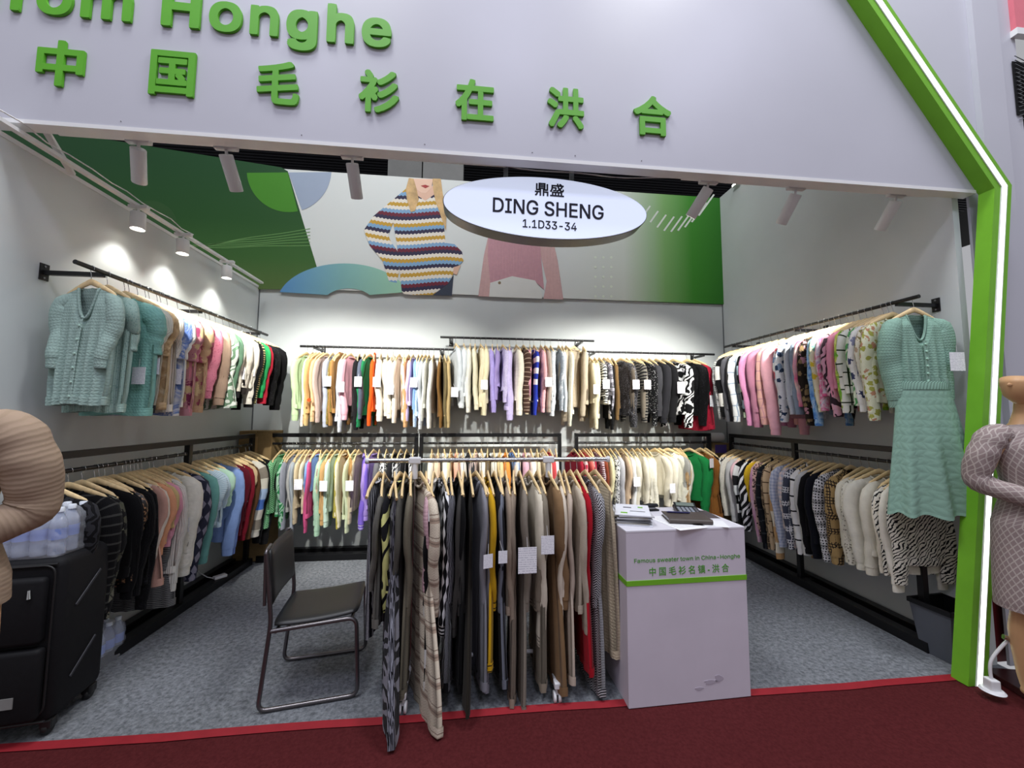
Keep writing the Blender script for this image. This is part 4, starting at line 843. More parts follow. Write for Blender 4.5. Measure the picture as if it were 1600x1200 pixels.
put_rail('ch', R_CH, [
 (72, 790, 'N', 'vs:12141e,c4c4cc:.025', 'navy trousers with white pinstripes'), (98, 700, 'D', 'rib:6a6862', 'grey ribbed dress'), (130, 1120, 'M', 'leafy:0c0c14,8c8c98:5', 'long black dress with white swirls', {'bot': .012, 'wide': 1, 'rot': .25, 'ysc': 1.3, 'th': .04}), (155, 645, 'S', 'leafy:d8d88c,16161a:3', 'pale yellow sweater with black lines'), (180, 900, 'D', 'plain:54524c', 'dark grey dress'), (205, 1000, 'D', 'marl:7a7464,5c5648', 'olive grey dress', {'bot': .10}),
 (240, 1155, 'D', 'bands:dcd0bc,b09a88,8a786a', 'long cream lace dress reaching the carpet', {'bot': .010, 'rot': .5, 'wide': 1.0, 'th': .028, 'flare': .17, 'ysc': 1.2}), (278, 540, 'S', 'waffle:c8a4ac', 'dusty pink sweater'), (300, 980, 'D', 'block:101012,101012,101012,101012,101012,101012,101012,101012,e0e0e0,101012:.9', 'black dress with white trim', {'trim': 'plain:e4e0d8', 'bot': .14}), (342, 705, 'S', 'wavy:0e0e12,e6e6e8', 'black sweater with white wavy chains', {'rot': .2, 'trim': 'hs:0e0e12,e6e6e8:.02'}), (372, 1010, 'D', 'vs:0e0e12,8c8c94:.014', 'black pinstripe dress', {'bot': .12}),
 (405, 1025, 'D', 'plain:0c0c0e', 'long black dress', {'bot': .10}), (432, 705, 'S', 'plain:3c3a38', 'charcoal sweater'), (455, 1050, 'M', 'plain:2a2620', 'long dark brown dress', {'bot': .05}), (482, 960, 'V', 'plain:8c8e98', 'grey-blue knit vest', {'tag': (-.03, -.52), 'rot': .3, 'tw': .055}), (505, 930, 'D', 'plain:84848c', 'blue-grey dress'), (532, 850, 'D', 'plain:c89c1c', 'mustard yellow dress', {'trim': 'hthin:c89c1c,2a2418:.03', 'tag': (.05, -.5), 'rot': .2, 'tw': .05}),
 (560, 920, 'D', 'plain:18181c', 'plain black dress'), (582, 915, 'D', 'plain:6e727e', 'steel blue dress'), (608, 715, 'S', 'marl:a49484,8c7c6c', 'taupe marl sweater', {'wide': 1.1}), (640, 985, 'D', 'rib:9c8c7c', 'taupe ribbed dress'), (666, 1010, 'D', 'marl:8c8478,786e64', 'grey-brown marl dress', {'tag': (0, -.52), 'tw': .105, 'wide': 1.1}), (708, 750, 'S', 'plain:d8cfbc', 'cream sweater with black cuff stripes', {'trim': 'hthin:d8cfbc,1a1a1c:.02'}), (742, 925, 'D', 'rib:8e8474', 'mushroom ribbed dress', {'tag': (0, -.44), 'tw': .075}),
 (785, 940, 'D', 'plain:84684a', 'coffee brown dress', {'wide': 1.1}), (832, 640, 'S', 'plain:d8ccba', 'light beige sweater', {'wide': 1.15}), (855, 905, 'D', 'plain:c4b4a4', 'pale taupe dress'), (880, 700, 'S', 'marl:c8bcaa,b4a896', 'oatmeal marl sweater', {'wide': 1.15}), (908, 870, 'D', 'plain:a81424', 'bright red dress with sequin trim', {'seq': 1}), (945, 950, 'D', 'herring:16161a,bcbcc0', 'black and white herringbone dress', {'rot': .15}), (985, 830, 'V', 'waffle:cfc0a4', 'long beige waffle-knit vest', {'rot': .2, 'wide': 1.05}),
], (.41667, 540, 680), 'back', 2.50, 1.322, grp='clothes on '+R_CH, thmax=.045, hw=.2)
finish_labels()
# small worked details on single garments
for g, d, w, r_, cat, grp in ALLG:
    if d == 'tan sweater with orange motif':
        m = MB().poly([(-.02, 0), (0, .025), (.018, .008), (.03, .02), (.012, -.02), (-.01, -.014)], -.27, -.266).build('motif', fab('plain:d8481c'), g); m.location = (0, 0, -.62)
    if d.startswith('bright red dress'):
        for k in range(26):
            a = random.uniform(-.02, .02); z = -.30-random.random()*.22
            MB().tube([(a, -.262, z), (a, -.266, z)], [.0035, .002], 6, True, (1, 0, 0)).build('sequin', MT['chrome'], g)

# ---------------------------------------------------------------- green two-piece at the end of the right rail
def teal_set():
    rng = random.Random(5); mat = fab('waffle:86a898')
    loc = (3.07, 2.345, RZ-.02)
    hg_ = hanger(loc, PI/2-.12, 'pale wooden hanger carrying the mint green two-piece', None); hg_.scale.y = .85
    g = garment('C', mat, fab('rib:8cae9e'), loc, PI/2-.12, -.70, .05, rng, 1.05, 2, True, fab('plain:a8d0bc'))
    g.scale.y = .85
    tag(g, 'mint green V-neck cardigan with balloon sleeves at the rail end', 'cardigan')
    t = tag_on(g, 0, 0, 0, .115, .125); t.rotation_euler = (0, 0, -PI/2); t.location = (-.095, -.19, -.46)
    k = empty('flared_skirt', loc, PI/2-.12); tag(k, 'long mint green flared skirt hanging below the matching cardigan', 'skirt')
    P = MB(); nv, nu = 34, 96; V = []; UV = []
    for i in range(nv+1):
        v = i/nv; z = -.60-.87*v
        for j in range(nu+1):
            a = 2*PI*j/nu; fl = 1+.17*smooth(.1, .9, v)*math.sin(9*a+1)+.06*smooth(.2, 1, v)*math.sin(17*a)
            V.append(((.05+.075*v)*math.sin(a)*fl-.02, (.17+.13*v)*math.cos(a)*(1+.25*(fl-1))-.03*v, z-.012*math.sin(9*a+1)*v)); UV.append((a*.2, z))
    P.add(V, [(i*(nu+1)+j, i*(nu+1)+j+1, (i+1)*(nu+1)+j+1, (i+1)*(nu+1)+j) for i in range(nv) for j in range(nu)], UV).build('skirt_panel', fab('quilt:86a898'), k, True)
    b = MB(); b.tube([(-.02, 0, -.645), (-.02, 0, -.60), (-.02, 0, -.59)], [(.058, .178), (.056, .174), (.05, .17)], 40, False, (1, 0, 0)); b.build('waistband', fab('rib:7e9f90'), k, True)
teal_set()

# ---------------------------------------------------------------- chrome rolling rack in front
fr = empty('rolling_rack', (.07, 2.50, 0)); tag(fr, 'chrome rolling garment rack standing at the front of the booth', 'clothes rack')
X0, X1 = -.71, .83
MB().cyl((X0, 0, 1.322), (X1, 0, 1.322), .0145, 16).build('rail_tube', MT['chrome'], fr, True)
for x in (X0, X1): MB().tube([(x-.012, 0, 1.322), (x-.01, 0, 1.322), (x+.01, 0, 1.322), (x+.012, 0, 1.322)], [.012, .019, .019, .012], 14, True, (0, 1, 0)).build('end_cap', MT['plastic_w'], fr, True)
for x in (-.42, .43):
    MB().box((x, 0, 1.322), (.075, .042, .042), bevel=.008).build('clamp', MT['plastic_w'], fr); MB().cyl((x, 0, 1.21), (x, 0, 1.31), .019, 14).build('clamp_socket', MT['plastic_w'], fr, True)
    MB().cyl((x, 0, .10), (x, 0, 1.30), .0125, 14).build('post', MT['chrome'], fr, True)
    ft = MB().cyl((x, -.235, .095), (x, .235, .095), .0125, 12).build('foot_tube', MT['plastic_w'], fr, True)
    for y in (-.235, .235):
        c = MB().box((x, y, .095), (.036, .05, .036), bevel=.006).build('foot_end', MT['plastic_w'], fr)
        MB().cyl((x, y, .04), (x, y, .09), .008).build('caster_stem', MT['plastic_w'], c, True)
        for dx in (-.014, .014): MB().tube([(x+dx-.008, y, .029), (x+dx-.006, y, .029), (x+dx+.006, y, .029), (x+dx+.008, y, .029)], [.022, .029, .029, .022], 20, True, (0, 1, 0)).build('caster_wheel', MT['plastic_w'], c, True)
MB().cyl((-.42, 0, .14), (.43, 0, .14), .0115, 12).build('lower_bar', MT['plastic_w'], fr, True)

# ---------------------------------------------------------------- counter
ct = empty('display_counter', (1.253, 2.185, 0), math.radians(1.9)); tag(ct, 'white box counter with a green band and green lettering', 'counter')
cw, cd, chh = .742, .50, .956; wp = surf('counter_white', 'c8c0cb', .5, 0, .35, .04, 3)
MB().box((0, cd/2, chh/2-.005), (cw, cd, chh-.01), bevel=.002).build('body', wp, ct)
MB().box((0, cd/2, chh-.006), (cw+.002, cd+.002, .012), bevel=.002).build('top_panel', surf('counter_top', 'd8d6de', .4, 0, .4, .03, 3), ct)
zb = .665
bnd = MB().box((0, -.001, zb), (cw+.002, .004, .028)); bnd.box((-cw/2-.0005, cd/2, zb), (.004, cd, .028)); bnd.box((cw/2+.0005, cd/2, zb), (.004, cd, .028)); bnd.build('green_band', MT['green'], ct)
lg = surf('counter_letter_green', '55963c', .6)
o = place_glyph('lettering', 'Famous sweater town in China-Honghe', (-.325, .335, .770, .800), -.0004, .0007, lg, ct, .012); o['label'] = 'green lettering Famous sweater town in China-Honghe'
o = place_glyph('lettering', '中 国 毛 衫 名 镇 - 洪 合', (-.235, .26, .700, .748), -.0004, .0007, lg, ct, .012); o['label'] = 'green Chinese lettering'
sm = surf('scuff', 'aea5b2', .6)
for x, z, w, h in ((.12, .10, .05, .012), (.17, .115, .03, .02), (.05, .07, .03, .008)):
    MB().poly([(x+w*math.cos(a)*(.8+.3*math.sin(a*3+x*9)), z+h*math.sin(a)) for a in [2*PI*i/14 for i in range(14)]], -.0015, -.0004).build('scuff_mark', sm, ct)
CT = lambda lx, ly, lz=0: Vector(ct.location)+Matrix.Rotation(math.radians(1.9), 3, 'Z') @ Vector((lx, ly, chh+lz))
gp = [surf('page_'+h, h, .6) for h in ('d9dbe2', 'b8b8bc', '8c8c90', 'a8a49c', '5c5c60')]
for i in range(9):                                           # pile of brochures, each its own thing
    rr = random.uniform(-.12, .12)-.35
    b = empty('brochure', CT(-.23+random.uniform(-.012, .012)-.001*i, .22+random.uniform(-.012, .012), .001+i*.0072), rr)
    tag(b, 'grey printed brochure, %s from the bottom of the counter pile' % ORD[i] if i < 8 else 'white printed brochure lying on top of the counter pile', 'brochure', 'brochures on the counter')
    MB().box((0, 0, .0030), (.205, .285, .0058)).build('pages', gp[(i*3) % 5] if i < 8 else gp[0], b)
    if i == 8:
        for (x, y, w, h, m) in ((-.03, .05, .05, .02, 'ink'), (.03, -.04, .09, .012, 'ink'), (.05, .07, .03, .03, 'green'), (-.05, -.09, .04, .03, 'green')):
            MB().box((x, y, .0062), (w, h, .0006)).build('print', MT[m], b)
sh = empty('paper_sheet', CT(.02, .13, .0005), .2); tag(sh, 'white order sheet under the brown notebook', 'paper'); MB().box((0, 0, .0006), (.21, .297, .0008)).build('sheet', MT['paper'], sh)
for i in range(9): MB().box((0, .11-i*.026, .0012), (.17, .002, .0004)).build('printed_line', gp[2], sh)
sh2 = empty('paper_sheet', CT(.20, .09, .0005), -.35); tag(sh2, 'blank white sheet sticking out beneath the notebook front', 'paper'); MB().box((0, 0, .0006), (.20, .15, .0008)).build('sheet', MT['paper'], sh2)
nb_ = empty('notebook', CT(.10, .165, .002), -.22); tag(nb_, 'brown leather notebook with rounded spine on the counter', 'notebook')
lea = surf('brown_leather', '4a423e', .45, 0, .4, .12, 12, .1, 150)
MB().box((0, 0, .003), (.25, .185, .005), bevel=.002).build('back_cover', lea, nb_); MB().box((.0, .004, .014), (.235, .168, .016)).build('pages', MT['paper'], nb_)
MB().box((0, 0, .026), (.25, .185, .006), bevel=.0025).build('front_cover', lea, nb_)
MB().tube([(-.125, -.09, .0145), (.125, -.09, .0145)], (.0145, .0145), 14, True, (0, 1, 0)).build('spine', lea, nb_, True)
pen = empty('pen', CT(.075, .21, .0385), -.25); tag(pen, 'dark blue ballpoint pen lying on the notebook', 'pen'); bl = surf('pen_blue', '1c1c4c', .35)
MB().tube([(-.07, 0, 0), (-.06, 0, 0), (.06, 0, 0), (.072, 0, 0)], [.0015, .0055, .0055, .004], 10, True, (0, 1, 0)).build('barrel', bl, pen, True); MB().box((.045, 0, .0065), (.04, .003, .002)).build('clip', MT['steel'], pen)
cal = empty('calculator', CT(.215, .335, .001), -.30); tag(cal, 'black desk calculator with a tilted display on the counter', 'calculator')
dk = surf('calc_black', '1a1b20', .4); MB().box((0, 0, .014), (.15, .19, .024), rot=Matrix.Rotation(.07, 3, 'X'), bevel=.006).build('case', dk, cal)
MB().box((0, .068, .034), (.14, .05, .012), rot=Matrix.Rotation(.5, 3, 'X'), bevel=.004).build('display_hood', dk, cal)
MB().box((0, .064, .0405), (.115, .032, .003), rot=Matrix.Rotation(.5, 3, 'X')).build('screen', surf('lcd', '6f7a72', .25), cal)
km = surf('calc_key', '8f949e', .5)
for i in range(5):
    for j in range(5): MB().box((-.052+i*.026, -.075+j*.023, .0275+(-.075+j*.023)*.07), (.019, .015, .006), bevel=.002).build('key', km if i < 4 else gp[4], cal)
mt_ = empty('desk_mat', CT(.285, .29, .0005), -.12); tag(mt_, 'dark leaflet lying under the calculator', 'leaflet'); MB().box((0, 0, .0003), (.16, .2, .0006)).build('sheet', surf('leaflet', '4c4648', .5), mt_)
bn = empty('stapler', CT(-.03, .415, .001), .1); tag(bn, 'black stapler behind the brochures on the counter', 'stapler')
MB().box((0, 0, .005), (.16, .045, .010), bevel=.003).build('base', dk, bn)
MB().tube([(-.078, 0, .022), (-.04, 0, .03), (.03, 0, .036), (.075, 0, .034)], [(.018, .008), (.02, .012), (.02, .014), (.018, .012)], 12, True, (0, 1, 0)).build('arm', dk, bn, True); MB().box((-.005, -.0205, .021), (.11, .004, .010)).build('magazine', MT['steel'], bn)

# ---------------------------------------------------------------- chair
A0 = Vector((-1.10, 2.346, 0)); ch = empty('chair', (-.895, 2.595, 0), math.radians(9)); tag(ch, 'black vinyl chair with a grey tubular steel frame', 'chair')
hd, hwid = .245, .225                                        # local x = facing direction, y = across
def rnd(path, r=.05, n=5):
    out = [Vector(path[0])]
    for a, b, c in zip(path, path[1:], path[2:]):
        a, b, c = Vector(a), Vector(b), Vector(c); d1 = (a-b).normalized(); d2 = (c-b).normalized(); rr = min(r, (a-b).length*.45, (c-b).length*.45)
        for i in range(n+1):
            t = i/n; out.append((b+d1*rr)*(1-t)**2+b*2*t*(1-t)+(b+d2*rr)*t*t)
    out.append(Vector(path[-1])); return out
for sd, nm in ((-1, 'near'), (1, 'far')):
    y = sd*hwid
    P = rnd([(-.265, y, .84), (-.225, y, .47), (-.27, y, .013), (.235, y, .013), (.215, y, .44), (-.225, y, .42)], .05)
    MB().tube(P, .0115, 12, True, (0, 1, 0)).build('side_frame', MT['darksteel'], ch, True)
MB().cyl((-.2, -hwid, .415), (-.2, hwid, .415), .010).build('cross_bar', MT['darksteel'], ch, True); MB().cyl((.19, -hwid, .435), (.19, hwid, .435), .010).build('cross_bar', MT['darksteel'], ch, True)
def cushion(name, fn, nu, nv, th_, par):
    V = []; F = []; w = nu+1
    for s in (1, -1):
        for i in range(nv+1):
            for j in range(nu+1):
                a, b = j/nu*2-1, i/nv*2-1; sqa = a*math.sqrt(1-.10*b*b*abs(b)**4); sqb = b*math.sqrt(1-.10*a*a*abs(a)**4)
                e = (1-abs(a)**8)*(1-abs(b)**8); p, nrm = fn(sqa, sqb); V.append(Vector(p)+Vector(nrm)*s*th_*(.25+.75*e**.5))
    o_ = (nv+1)*w
    for i in range(nv):
        for j in range(nu): a = i*w+j; F += [(a, a+1, a+1+w, a+w), (o_+a, o_+a+w, o_+a+1+w, o_+a+1)]
    ring_ = [j for j in range(w)]+[i*w+nu for i in range(1, nv+1)]+[nv*w+j for j in range(nu-1, -1, -1)]+[i*w for i in range(nv-1, 0, -1)]
    for a, b in zip(ring_, ring_[1:]+ring_[:1]): F.append((a, a+o_, b+o_, b))
    return recalc(MB().add(V, F).build(name, MT['vinyl'], par, True))
cushion('seat', lambda a, b: ((.0+a*.225, b*.215, .455-.012*(1-a*a)+.012*a), (0, 0, 1)), 16, 16, .018, ch)
cushion('backrest', lambda a, b: ((-.252-.012*a+.03*(1-b*b)*-.6+.012, b*.222, .70+a*.155), (1, 0, .1)), 16, 16, .018, ch)
for sd in (-1, 1): MB().tube(rnd([(-.262, sd*.222, .56), (-.268, sd*.226, .85), (-.268, sd*.15, .862)], .03), .009, 8, True, (1, 0, 0)).build('back_piping', MT['darksteel'], ch, True)

# ---------------------------------------------------------------- suitcase
su = empty('suitcase', (-2.115, 2.36, 0), math.radians(8)); tag(su, 'large black fabric suitcase standing on the left', 'suitcase')
sf = surf('black_canvas', '101013', .7, 0, .25, .15, 40, .15, 220); sx_, sy_, sz_ = .43, .34, .80
su.location = (-2.30, 2.40, 0)
MB().box((0, 0, .07+sz_/2), (sx_, sy_, sz_), bevel=.045).build('shell', sf, su, True)
for z in (.09, sz_+.045): MB().tube(rnd([(-sx_/2+.02, -sy_/2-.004, z), (sx_/2-.02, -sy_/2-.004, z)], .01), .006, 6).build('piping', MT['vinyl'], su)
MB().tube(rnd([(-.19, -sy_/2-.008, .12), (-.19, -sy_/2-.008, .84), (.19, -sy_/2-.008, .84), (.19, -sy_/2-.008, .12), (-.19, -sy_/2-.008, .12)], .05), .005, 6, False, (0, 1, 0)).build('zip_line', MT['vinyl'], su, True)
pk_ = MB().box((0, -sy_/2-.02, .63), (.34, .05, .32), bevel=.022).build('upper_pocket', sf, su, True); pk2_ = MB().box((0, -sy_/2-.02, .28), (.36, .055, .34), bevel=.022).build('lower_pocket', sf, su, True)
MB().tube([(.12, -sy_/2-.048, .74), (.125, -sy_/2-.052, .70)], [.006, .009], 8).build('zip_pull', MT['chrome'], pk_, True)
MB().box((.02, -sy_/2-.05, .22), (.16, .003, .05)).build('name_plate', surf('grey_plate', '8a8a88', .4), pk2_)
for z0_ in (.30, .66):
    MB().box((sx_/2+.004, 0, z0_), (.006, .20, .014), rot=Matrix.Rotation(.7, 3, 'X'), bevel=.002).build('side_strip', surf('reflective_strip', '34343a', .4), su)
for x in (-1, 1):
    for y in (-1, 1):
        c = MB().box((x*.18, y*.125, .055), (.05, .05, .05), bevel=.01).build('caster_housing', MT['vinyl'], su)
        MB().tube([(x*.18-.014, y*.125, .03), (x*.18-.01, y*.125, .03), (x*.18+.01, y*.125, .03), (x*.18+.014, y*.125, .03)], [.022, .03, .03, .022], 18, True, (0, 1, 0)).build('wheel', MT['vinyl'], c, True)

# ---------------------------------------------------------------- shrink-wrapped water packs
def clear(name, colr, alpha, rough=.12):
    n = NT(name); n.fin(lin(colr), rough, 0, .6); n.b.inputs['Alpha'].default_value = alpha; return n.m
PET = clear('bottle_plastic', 'b8c4dc', .45); WRAP = clear('shrink_film', 'e6eaf4', .22, .12); LBL = surf('bottle_label', '7f93cf', .4); CAPM = surf('bottle_cap', 'dfe6ee', .4)
def bottle_mesh():
    prof = [(0.0, .0), (.026, .0), (.029, .006), (.029, .05), (.027, .056), (.029, .062), (.029, .125), (.026, .145), (.015, .17), (.012, .178), (.012, .19)]
    b = MB().tube([(0, 0, z) for r_, z in prof], [max(r_, .001) for r_, z in prof], 16, True, (1, 0, 0)).mesh('bottle_body', True); b.materials.append(PET)
    l_ = MB().tube([(0, 0, .068), (0, 0, .115)], .0296, 16, False, (1, 0, 0)).mesh('bottle_label', True); l_.materials.append(LBL)
    c = MB().tube([(0, 0, .184), (0, 0, .2), (0, 0, .203)], [.0145, .0145, .012], 12, True, (1, 0, 0)).mesh('bottle_cap', True); c.materials.append(CAPM); return b, l_, c
BM = bottle_mesh()
def water_pack(loc, rz, nx, ny, lab, tilt=0):
    w = empty('water_pack', loc, rz); w.rotation_euler = (tilt, 0, rz); tag(w, lab, 'water bottles', 'water packs')
    for i in range(nx):
        for j in range(ny):
            x, y = (i-(nx-1)/2)*.062, (j-(ny-1)/2)*.062
            q = link('bottle', BM[0], w); q.location = (x, y, .004); a = link('label', BM[1], q); c = link('cap', BM[2], q)
    V = []; F = []; NU, NV = 48, 14; hx, hy = nx*.031+.004, ny*.031+.004
    for i in range(NV+1):
        t = i/NV
        if t < .75: k = 1; z = t/.75*.145
        else: q = (t-.75)/.25; k = 1-.92*q**1.6; z = .145+.066*math.sin(q*PI/2)
        for j in range(NU):
            a = 2*PI*j/NU; c, s = math.cos(a), math.sin(a); e = .32; x = math.copysign(abs(c)**e, c)*hx; y = math.copysign(abs(s)**e, s)*hy
            lump = 1+.02*math.sin(a*12+i)+.02*math.sin(i*1.9+a*5); V.append((x*k*lump, y*k*lump, z+.006*math.sin(a*9)*(t > .7)))
    F = [(i*NU+j, i*NU+(j+1) % NU, (i+1)*NU+(j+1) % NU, (i+1)*NU+j) for i in range(NV) for j in range(NU)]+[tuple((NV)*NU+j for j in range(NU))]
    MB().add(V, F).build('shrink_film', WRAP, w, True); w.scale = (1.18, 1.18, 1.18); return w
water_pack((-2.30, 2.36, .871), math.radians(8), 5, 3, 'shrink-wrapped pack of water bottles on top of the black suitcase')
water_pack((-2.41, 2.85, .002), math.radians(4), 3, 4, 'shrink-wrapped pack of water bottles on the floor behind the suitcase')

# ---------------------------------------------------------------- mannequins
def loft(m, rings, seg=28, ref=(1, 0, 0)):
    """rings: (cx, cy, cz, rx, ry)"""
    m.tube([(r_[0], r_[1], r_[2]) for r_ in rings], [(r_[3], r_[4]) for r_ in rings], seg, True, ref); return m
def limb(m, pts, rad, seg=16, n=6, ref=(0, 1, .3), wr=0):
    """smooth tapering limb through joints"""
    P = []; Rr = []; K = len(pts)
    for i in range(K-1):
        p0, p1, p2, p3 = [Vector(pts[max(0, min(K-1, i+d))]) for d in (-1, 0, 1, 2)]
        for k in range(n):
            t = k/n; P.append(.5*((2*p1)+(p2-p0)*t+(2*p0-5*p1+4*p2-p3)*t*t+(3*p1-p0-3*p2+p3)*t**3)); Rr.append(rad[i]+(rad[i+1]-rad[i])*t)
    P.append(Vector(pts[-1])); Rr.append(rad[-1]); Rr = [(q*(1+wr*math.sin(i*1.35)), q*(1-wr*math.cos(i*.9))) for i, q in enumerate(Rr)]; m.tube(P, Rr, seg, True, ref); return m
def hand(m, wrist, d, side, s=1.0):
    """palm, four bent fingers and a thumb; d points along the hand, side towards the thumb"""
    w = Vector(wrist); d = Vector(d).normalized(); sv = Vector(side); sv = (sv-d*sv.dot(d)).normalized(); nn = d.cross(sv)
    m.tube([w-d*.02, w, w+d*.04, w+d*.085, w+d*.095], [(.026, .019), (.026, .017), (.038, .015), (.040, .013), (.03, .008)], 14, True, tuple(sv))
    for i, (o_, ln) in enumerate(((.03, .072), (.01, .08), (-.011, .075), (-.031, .058))):
        b = w+d*.085+sv*o_; limb(m, [b, b+d*ln*.45+nn*.004, b+d*ln*.78+nn*.018, b+d*ln*.92+nn*.034], [.0088, .0084, .0075, .006], 8, 4, tuple(sv))
    b = w+d*.025+sv*.03; limb(m, [b, b+d*.03+sv*.025, b+d*.062+sv*.03+nn*.01], [.011, .0095, .007], 8, 4, tuple(nn))
def mannequin(name, loc, rz, lab, dressmat, trim, hem, sleeve, elbow, wristp, jaw=True, puff=1.0):
    """front faces local -y; scaled to a 1.85 m display figure on its feet"""
    t = empty(name, loc, rz); tag(t, lab, 'mannequin')
    b = MB()
    loft(b, [(0, 0, .86, .165, .12), (0, .005, .95, .178, .125), (0, .0, 1.06, .15, .105), (0, -.005, 1.16, .128, .092), (0, -.01, 1.28, .15, .11), (0, -.005, 1.40, .17, .10), (0, .005, 1.48, .15, .075), (0, .01, 1.535, .075, .058), (0, .0, 1.60, .055, .055), (0, -.01, 1.68, .053, .056), (0, -.02, 1.71, .06, .068)])
    HA = math.radians(-68); hr = lambda x, y: (x*math.cos(HA)-y*math.sin(HA), x*math.sin(HA)+y*math.cos(HA))
    if jaw: loft(b, [(*hr(0, k), z, a, c) for k, z, a, c in ((-.02, 1.69, .054, .06), (-.045, 1.715, .066, .088), (-.04, 1.75, .076, .105), (-.03, 1.785, .078, .106), (-.03, 1.792, .072, .10))], 28, (math.cos(HA), math.sin(HA), 0))
    for s in (-1, 1):
        limb(b, [(s*.09, 0, .90), (s*.11, -.005, .70), (s*.115, -.012, .50), (s*.115, .012, .36), (s*.11, .018, .20), (s*.105, .02, .085), (s*.105, .0, .05)], [.095, .085, .056, .056, .044, .033, .034], 18)
        limb(b, [(s*.105, .03, .05), (s*.105, -.02, .04), (s*.11, -.10, .022), (s*.11, -.17, .016)], [.034, .034, .030, .014], 12)
    for s in (-1, 1):
        e = Vector((s*elbow[0], elbow[1], elbow[2])); w = Vector((s*wristp[0], wristp[1], wristp[2]))
        limb(b, [(s*.155, 0, 1.455), (s*.2, .005, 1.40), ((s*.2+e.x)/2+s*.01, (e.y)/2, (1.40+e.z)/2), tuple(e), tuple((e+w)/2), tuple(w)], [.05, .052, .045, .038, .036, .025], 14)
        hand(b, w, (w-e)*.8+Vector((0, -.03, -.06)), (0, -1, .2))
    body = b.build('body', MT['skin'], t, True)
    if jaw:
        for s in (-1, 1): MB().tube([(*hr(s*.074, -.0), 1.74), (*hr(s*.084, .002), 1.75), (*hr(s*.082, .004), 1.765)], [(.006, .008), (.008, .014), (.004, .008)], 10, True, (1, 0, 0)).build('ear_lobe', MT['skin'], body, True)
        MB().tube([(*hr(0, -.14), 1.752), (*hr(0, -.144), 1.757), (*hr(0, -.14), 1.764)], [(.012, .004), (.02, .006), (.01, .004)], 10, True, (1, 0, 0)).build('lips', MT['skin'], body, True)
    d = MB()
    full_ = [(0, 0, .50, .215, .155), (0, 0, .52, .218, .158), (0, 0, .70, .212, .155), (0, .005, .88, .20, .148), (0, .005, .96, .196, .144), (0, 0, 1.07, .166, .12), (0, -.005, 1.16, .143, .106), (0, -.012, 1.28, .165, .126), (0, -.005, 1.40, .182, .113), (0, .005, 1.485, .155, .083), (0, .01, 1.525, .095, .066)]
    rg = [q for q in full_ if q[2] >= hem-.001]
    P = []; 
    for q0, q1 in zip(rg, rg[1:]):
        for k in range(4): P.append(tuple(a+(c-a)*k/4 for a, c in zip(q0, q1)))
    P.append(rg[-1]); loft(d, P, 40); d.build('dress' if hem < .7 else 'knit_top', dressmat, t, True)
    MB().tube([(q[0], q[1], q[2]) for q in ((0, 0, hem-.006), (0, 0, hem+.012))], [(rg[0][3]+.003, rg[0][4]+.003)]*2, 40, False, (1, 0, 0)).build('hem', trim, t, True)
    for s in (-1, 1):
        e = Vector((s*elbow[0], elbow[1], elbow[2])); w = Vector((s*wristp[0], wristp[1], wristp[2])); sv = MB(); en = e+(w-e)*sleeve
        limb(sv, [(s*.13, .003, 1.465), (s*.185, .004, 1.46), ((s*.2+e.x)/2+s*.022*puff, e.y*.4, (1.46+e.z)/2+.03), tuple(e+Vector((s*.012, 0, .01))), tuple(e+(w-e)*sleeve*.55+Vector((0, 0, -.03*(puff-1)))), tuple(en)], [.055, .070*puff**.5, .072*puff, .066*puff, .056*puff, .034], 20, 8, wr=.05)
        so = sv.build('sleeve', dressmat, t, True); MB().tube([en-(w-e).normalized()*.02, en+(w-e).normalized()*.02], [.037, .035], 16, False, (0, 1, .3)).build('cuff', trim, so, True)
    return t
def quilt_dress():
    n = NT('diamond_brocade'); uv, U, V = n.uv()
    a = n.math('ADD', U, n.math('MULTIPLY', V, .7)); b_ = n.math('SUBTRACT', U, n.math('MULTIPLY', V, .7))
    l_ = n.math('MAXIMUM', n.stripe(a, .034, .2), n.stripe(b_, .034, .2)); col = n.mix(l_, lin('8f7f7d'), lin('b3a8a2'))
    n.bump(l_, .5, .004); return n.fin(col, .7, 0, .3)
qd = quilt_dress()
m1 = mannequin('mannequin', (3.225, 1.93, .042), math.radians(-12), 'headless mannequin in a greyish diamond-pattern dress right of the green frame', qd, qd, .50, .93, (.245, .03, 1.19), (.07, -.19, 1.07), True, .92)
m1.scale = (1.0, 1.0, 1.0)
rod = MB(); limb(rod, [(-.14, .05, .30), (-.165, .06, .27), (-.235, .07, .16), (-.24, .07, .05)], [.007, .008, .008, .008], 8); rod.build('support_rod', MT['plastic_w'], m1, True)
MB().box((-.24, .07, .035), (.05, .05, .06), bevel=.006).build('rod_socket', MT['plastic_w'], m1); MB().tube([(-.24, .07, .0), (-.24, .07, .010)], [.055, .045], 20).build('rod_foot', MT['plastic_w'], m1)
MB().tube([(-.175, .055, .31), (-.145, .045, .30)], [.014, .014], 10).build('clamp_knob', MT['chrome'], m1, True)
def ribbed():
    n = NT('beige_crinkle_knit'); uv, U, V = n.uv(); w = n.math('ADD', V, n.math('MULTIPLY', n.noise(10), .02))
    n.bump(n.math('ADD', n.math('SINE', n.math('MULTIPLY', w, 2*PI/.016)), n.noise(60)), .14, .003)
    return n.fin(n.mix(n.stripe(w, .016, .3), lin('a38e7a'), lin('9d8974')), .85, 0, .1)
bk = ribbed()
mannequin('mannequin', (-1.78, 1.50, .09), math.radians(8), 'headless mannequin in a beige puff-sleeved top at the left edge', bk, bk, .88, .78, (.215, .05, 1.18), (.10, -.13, 1.07), False, 1.05)
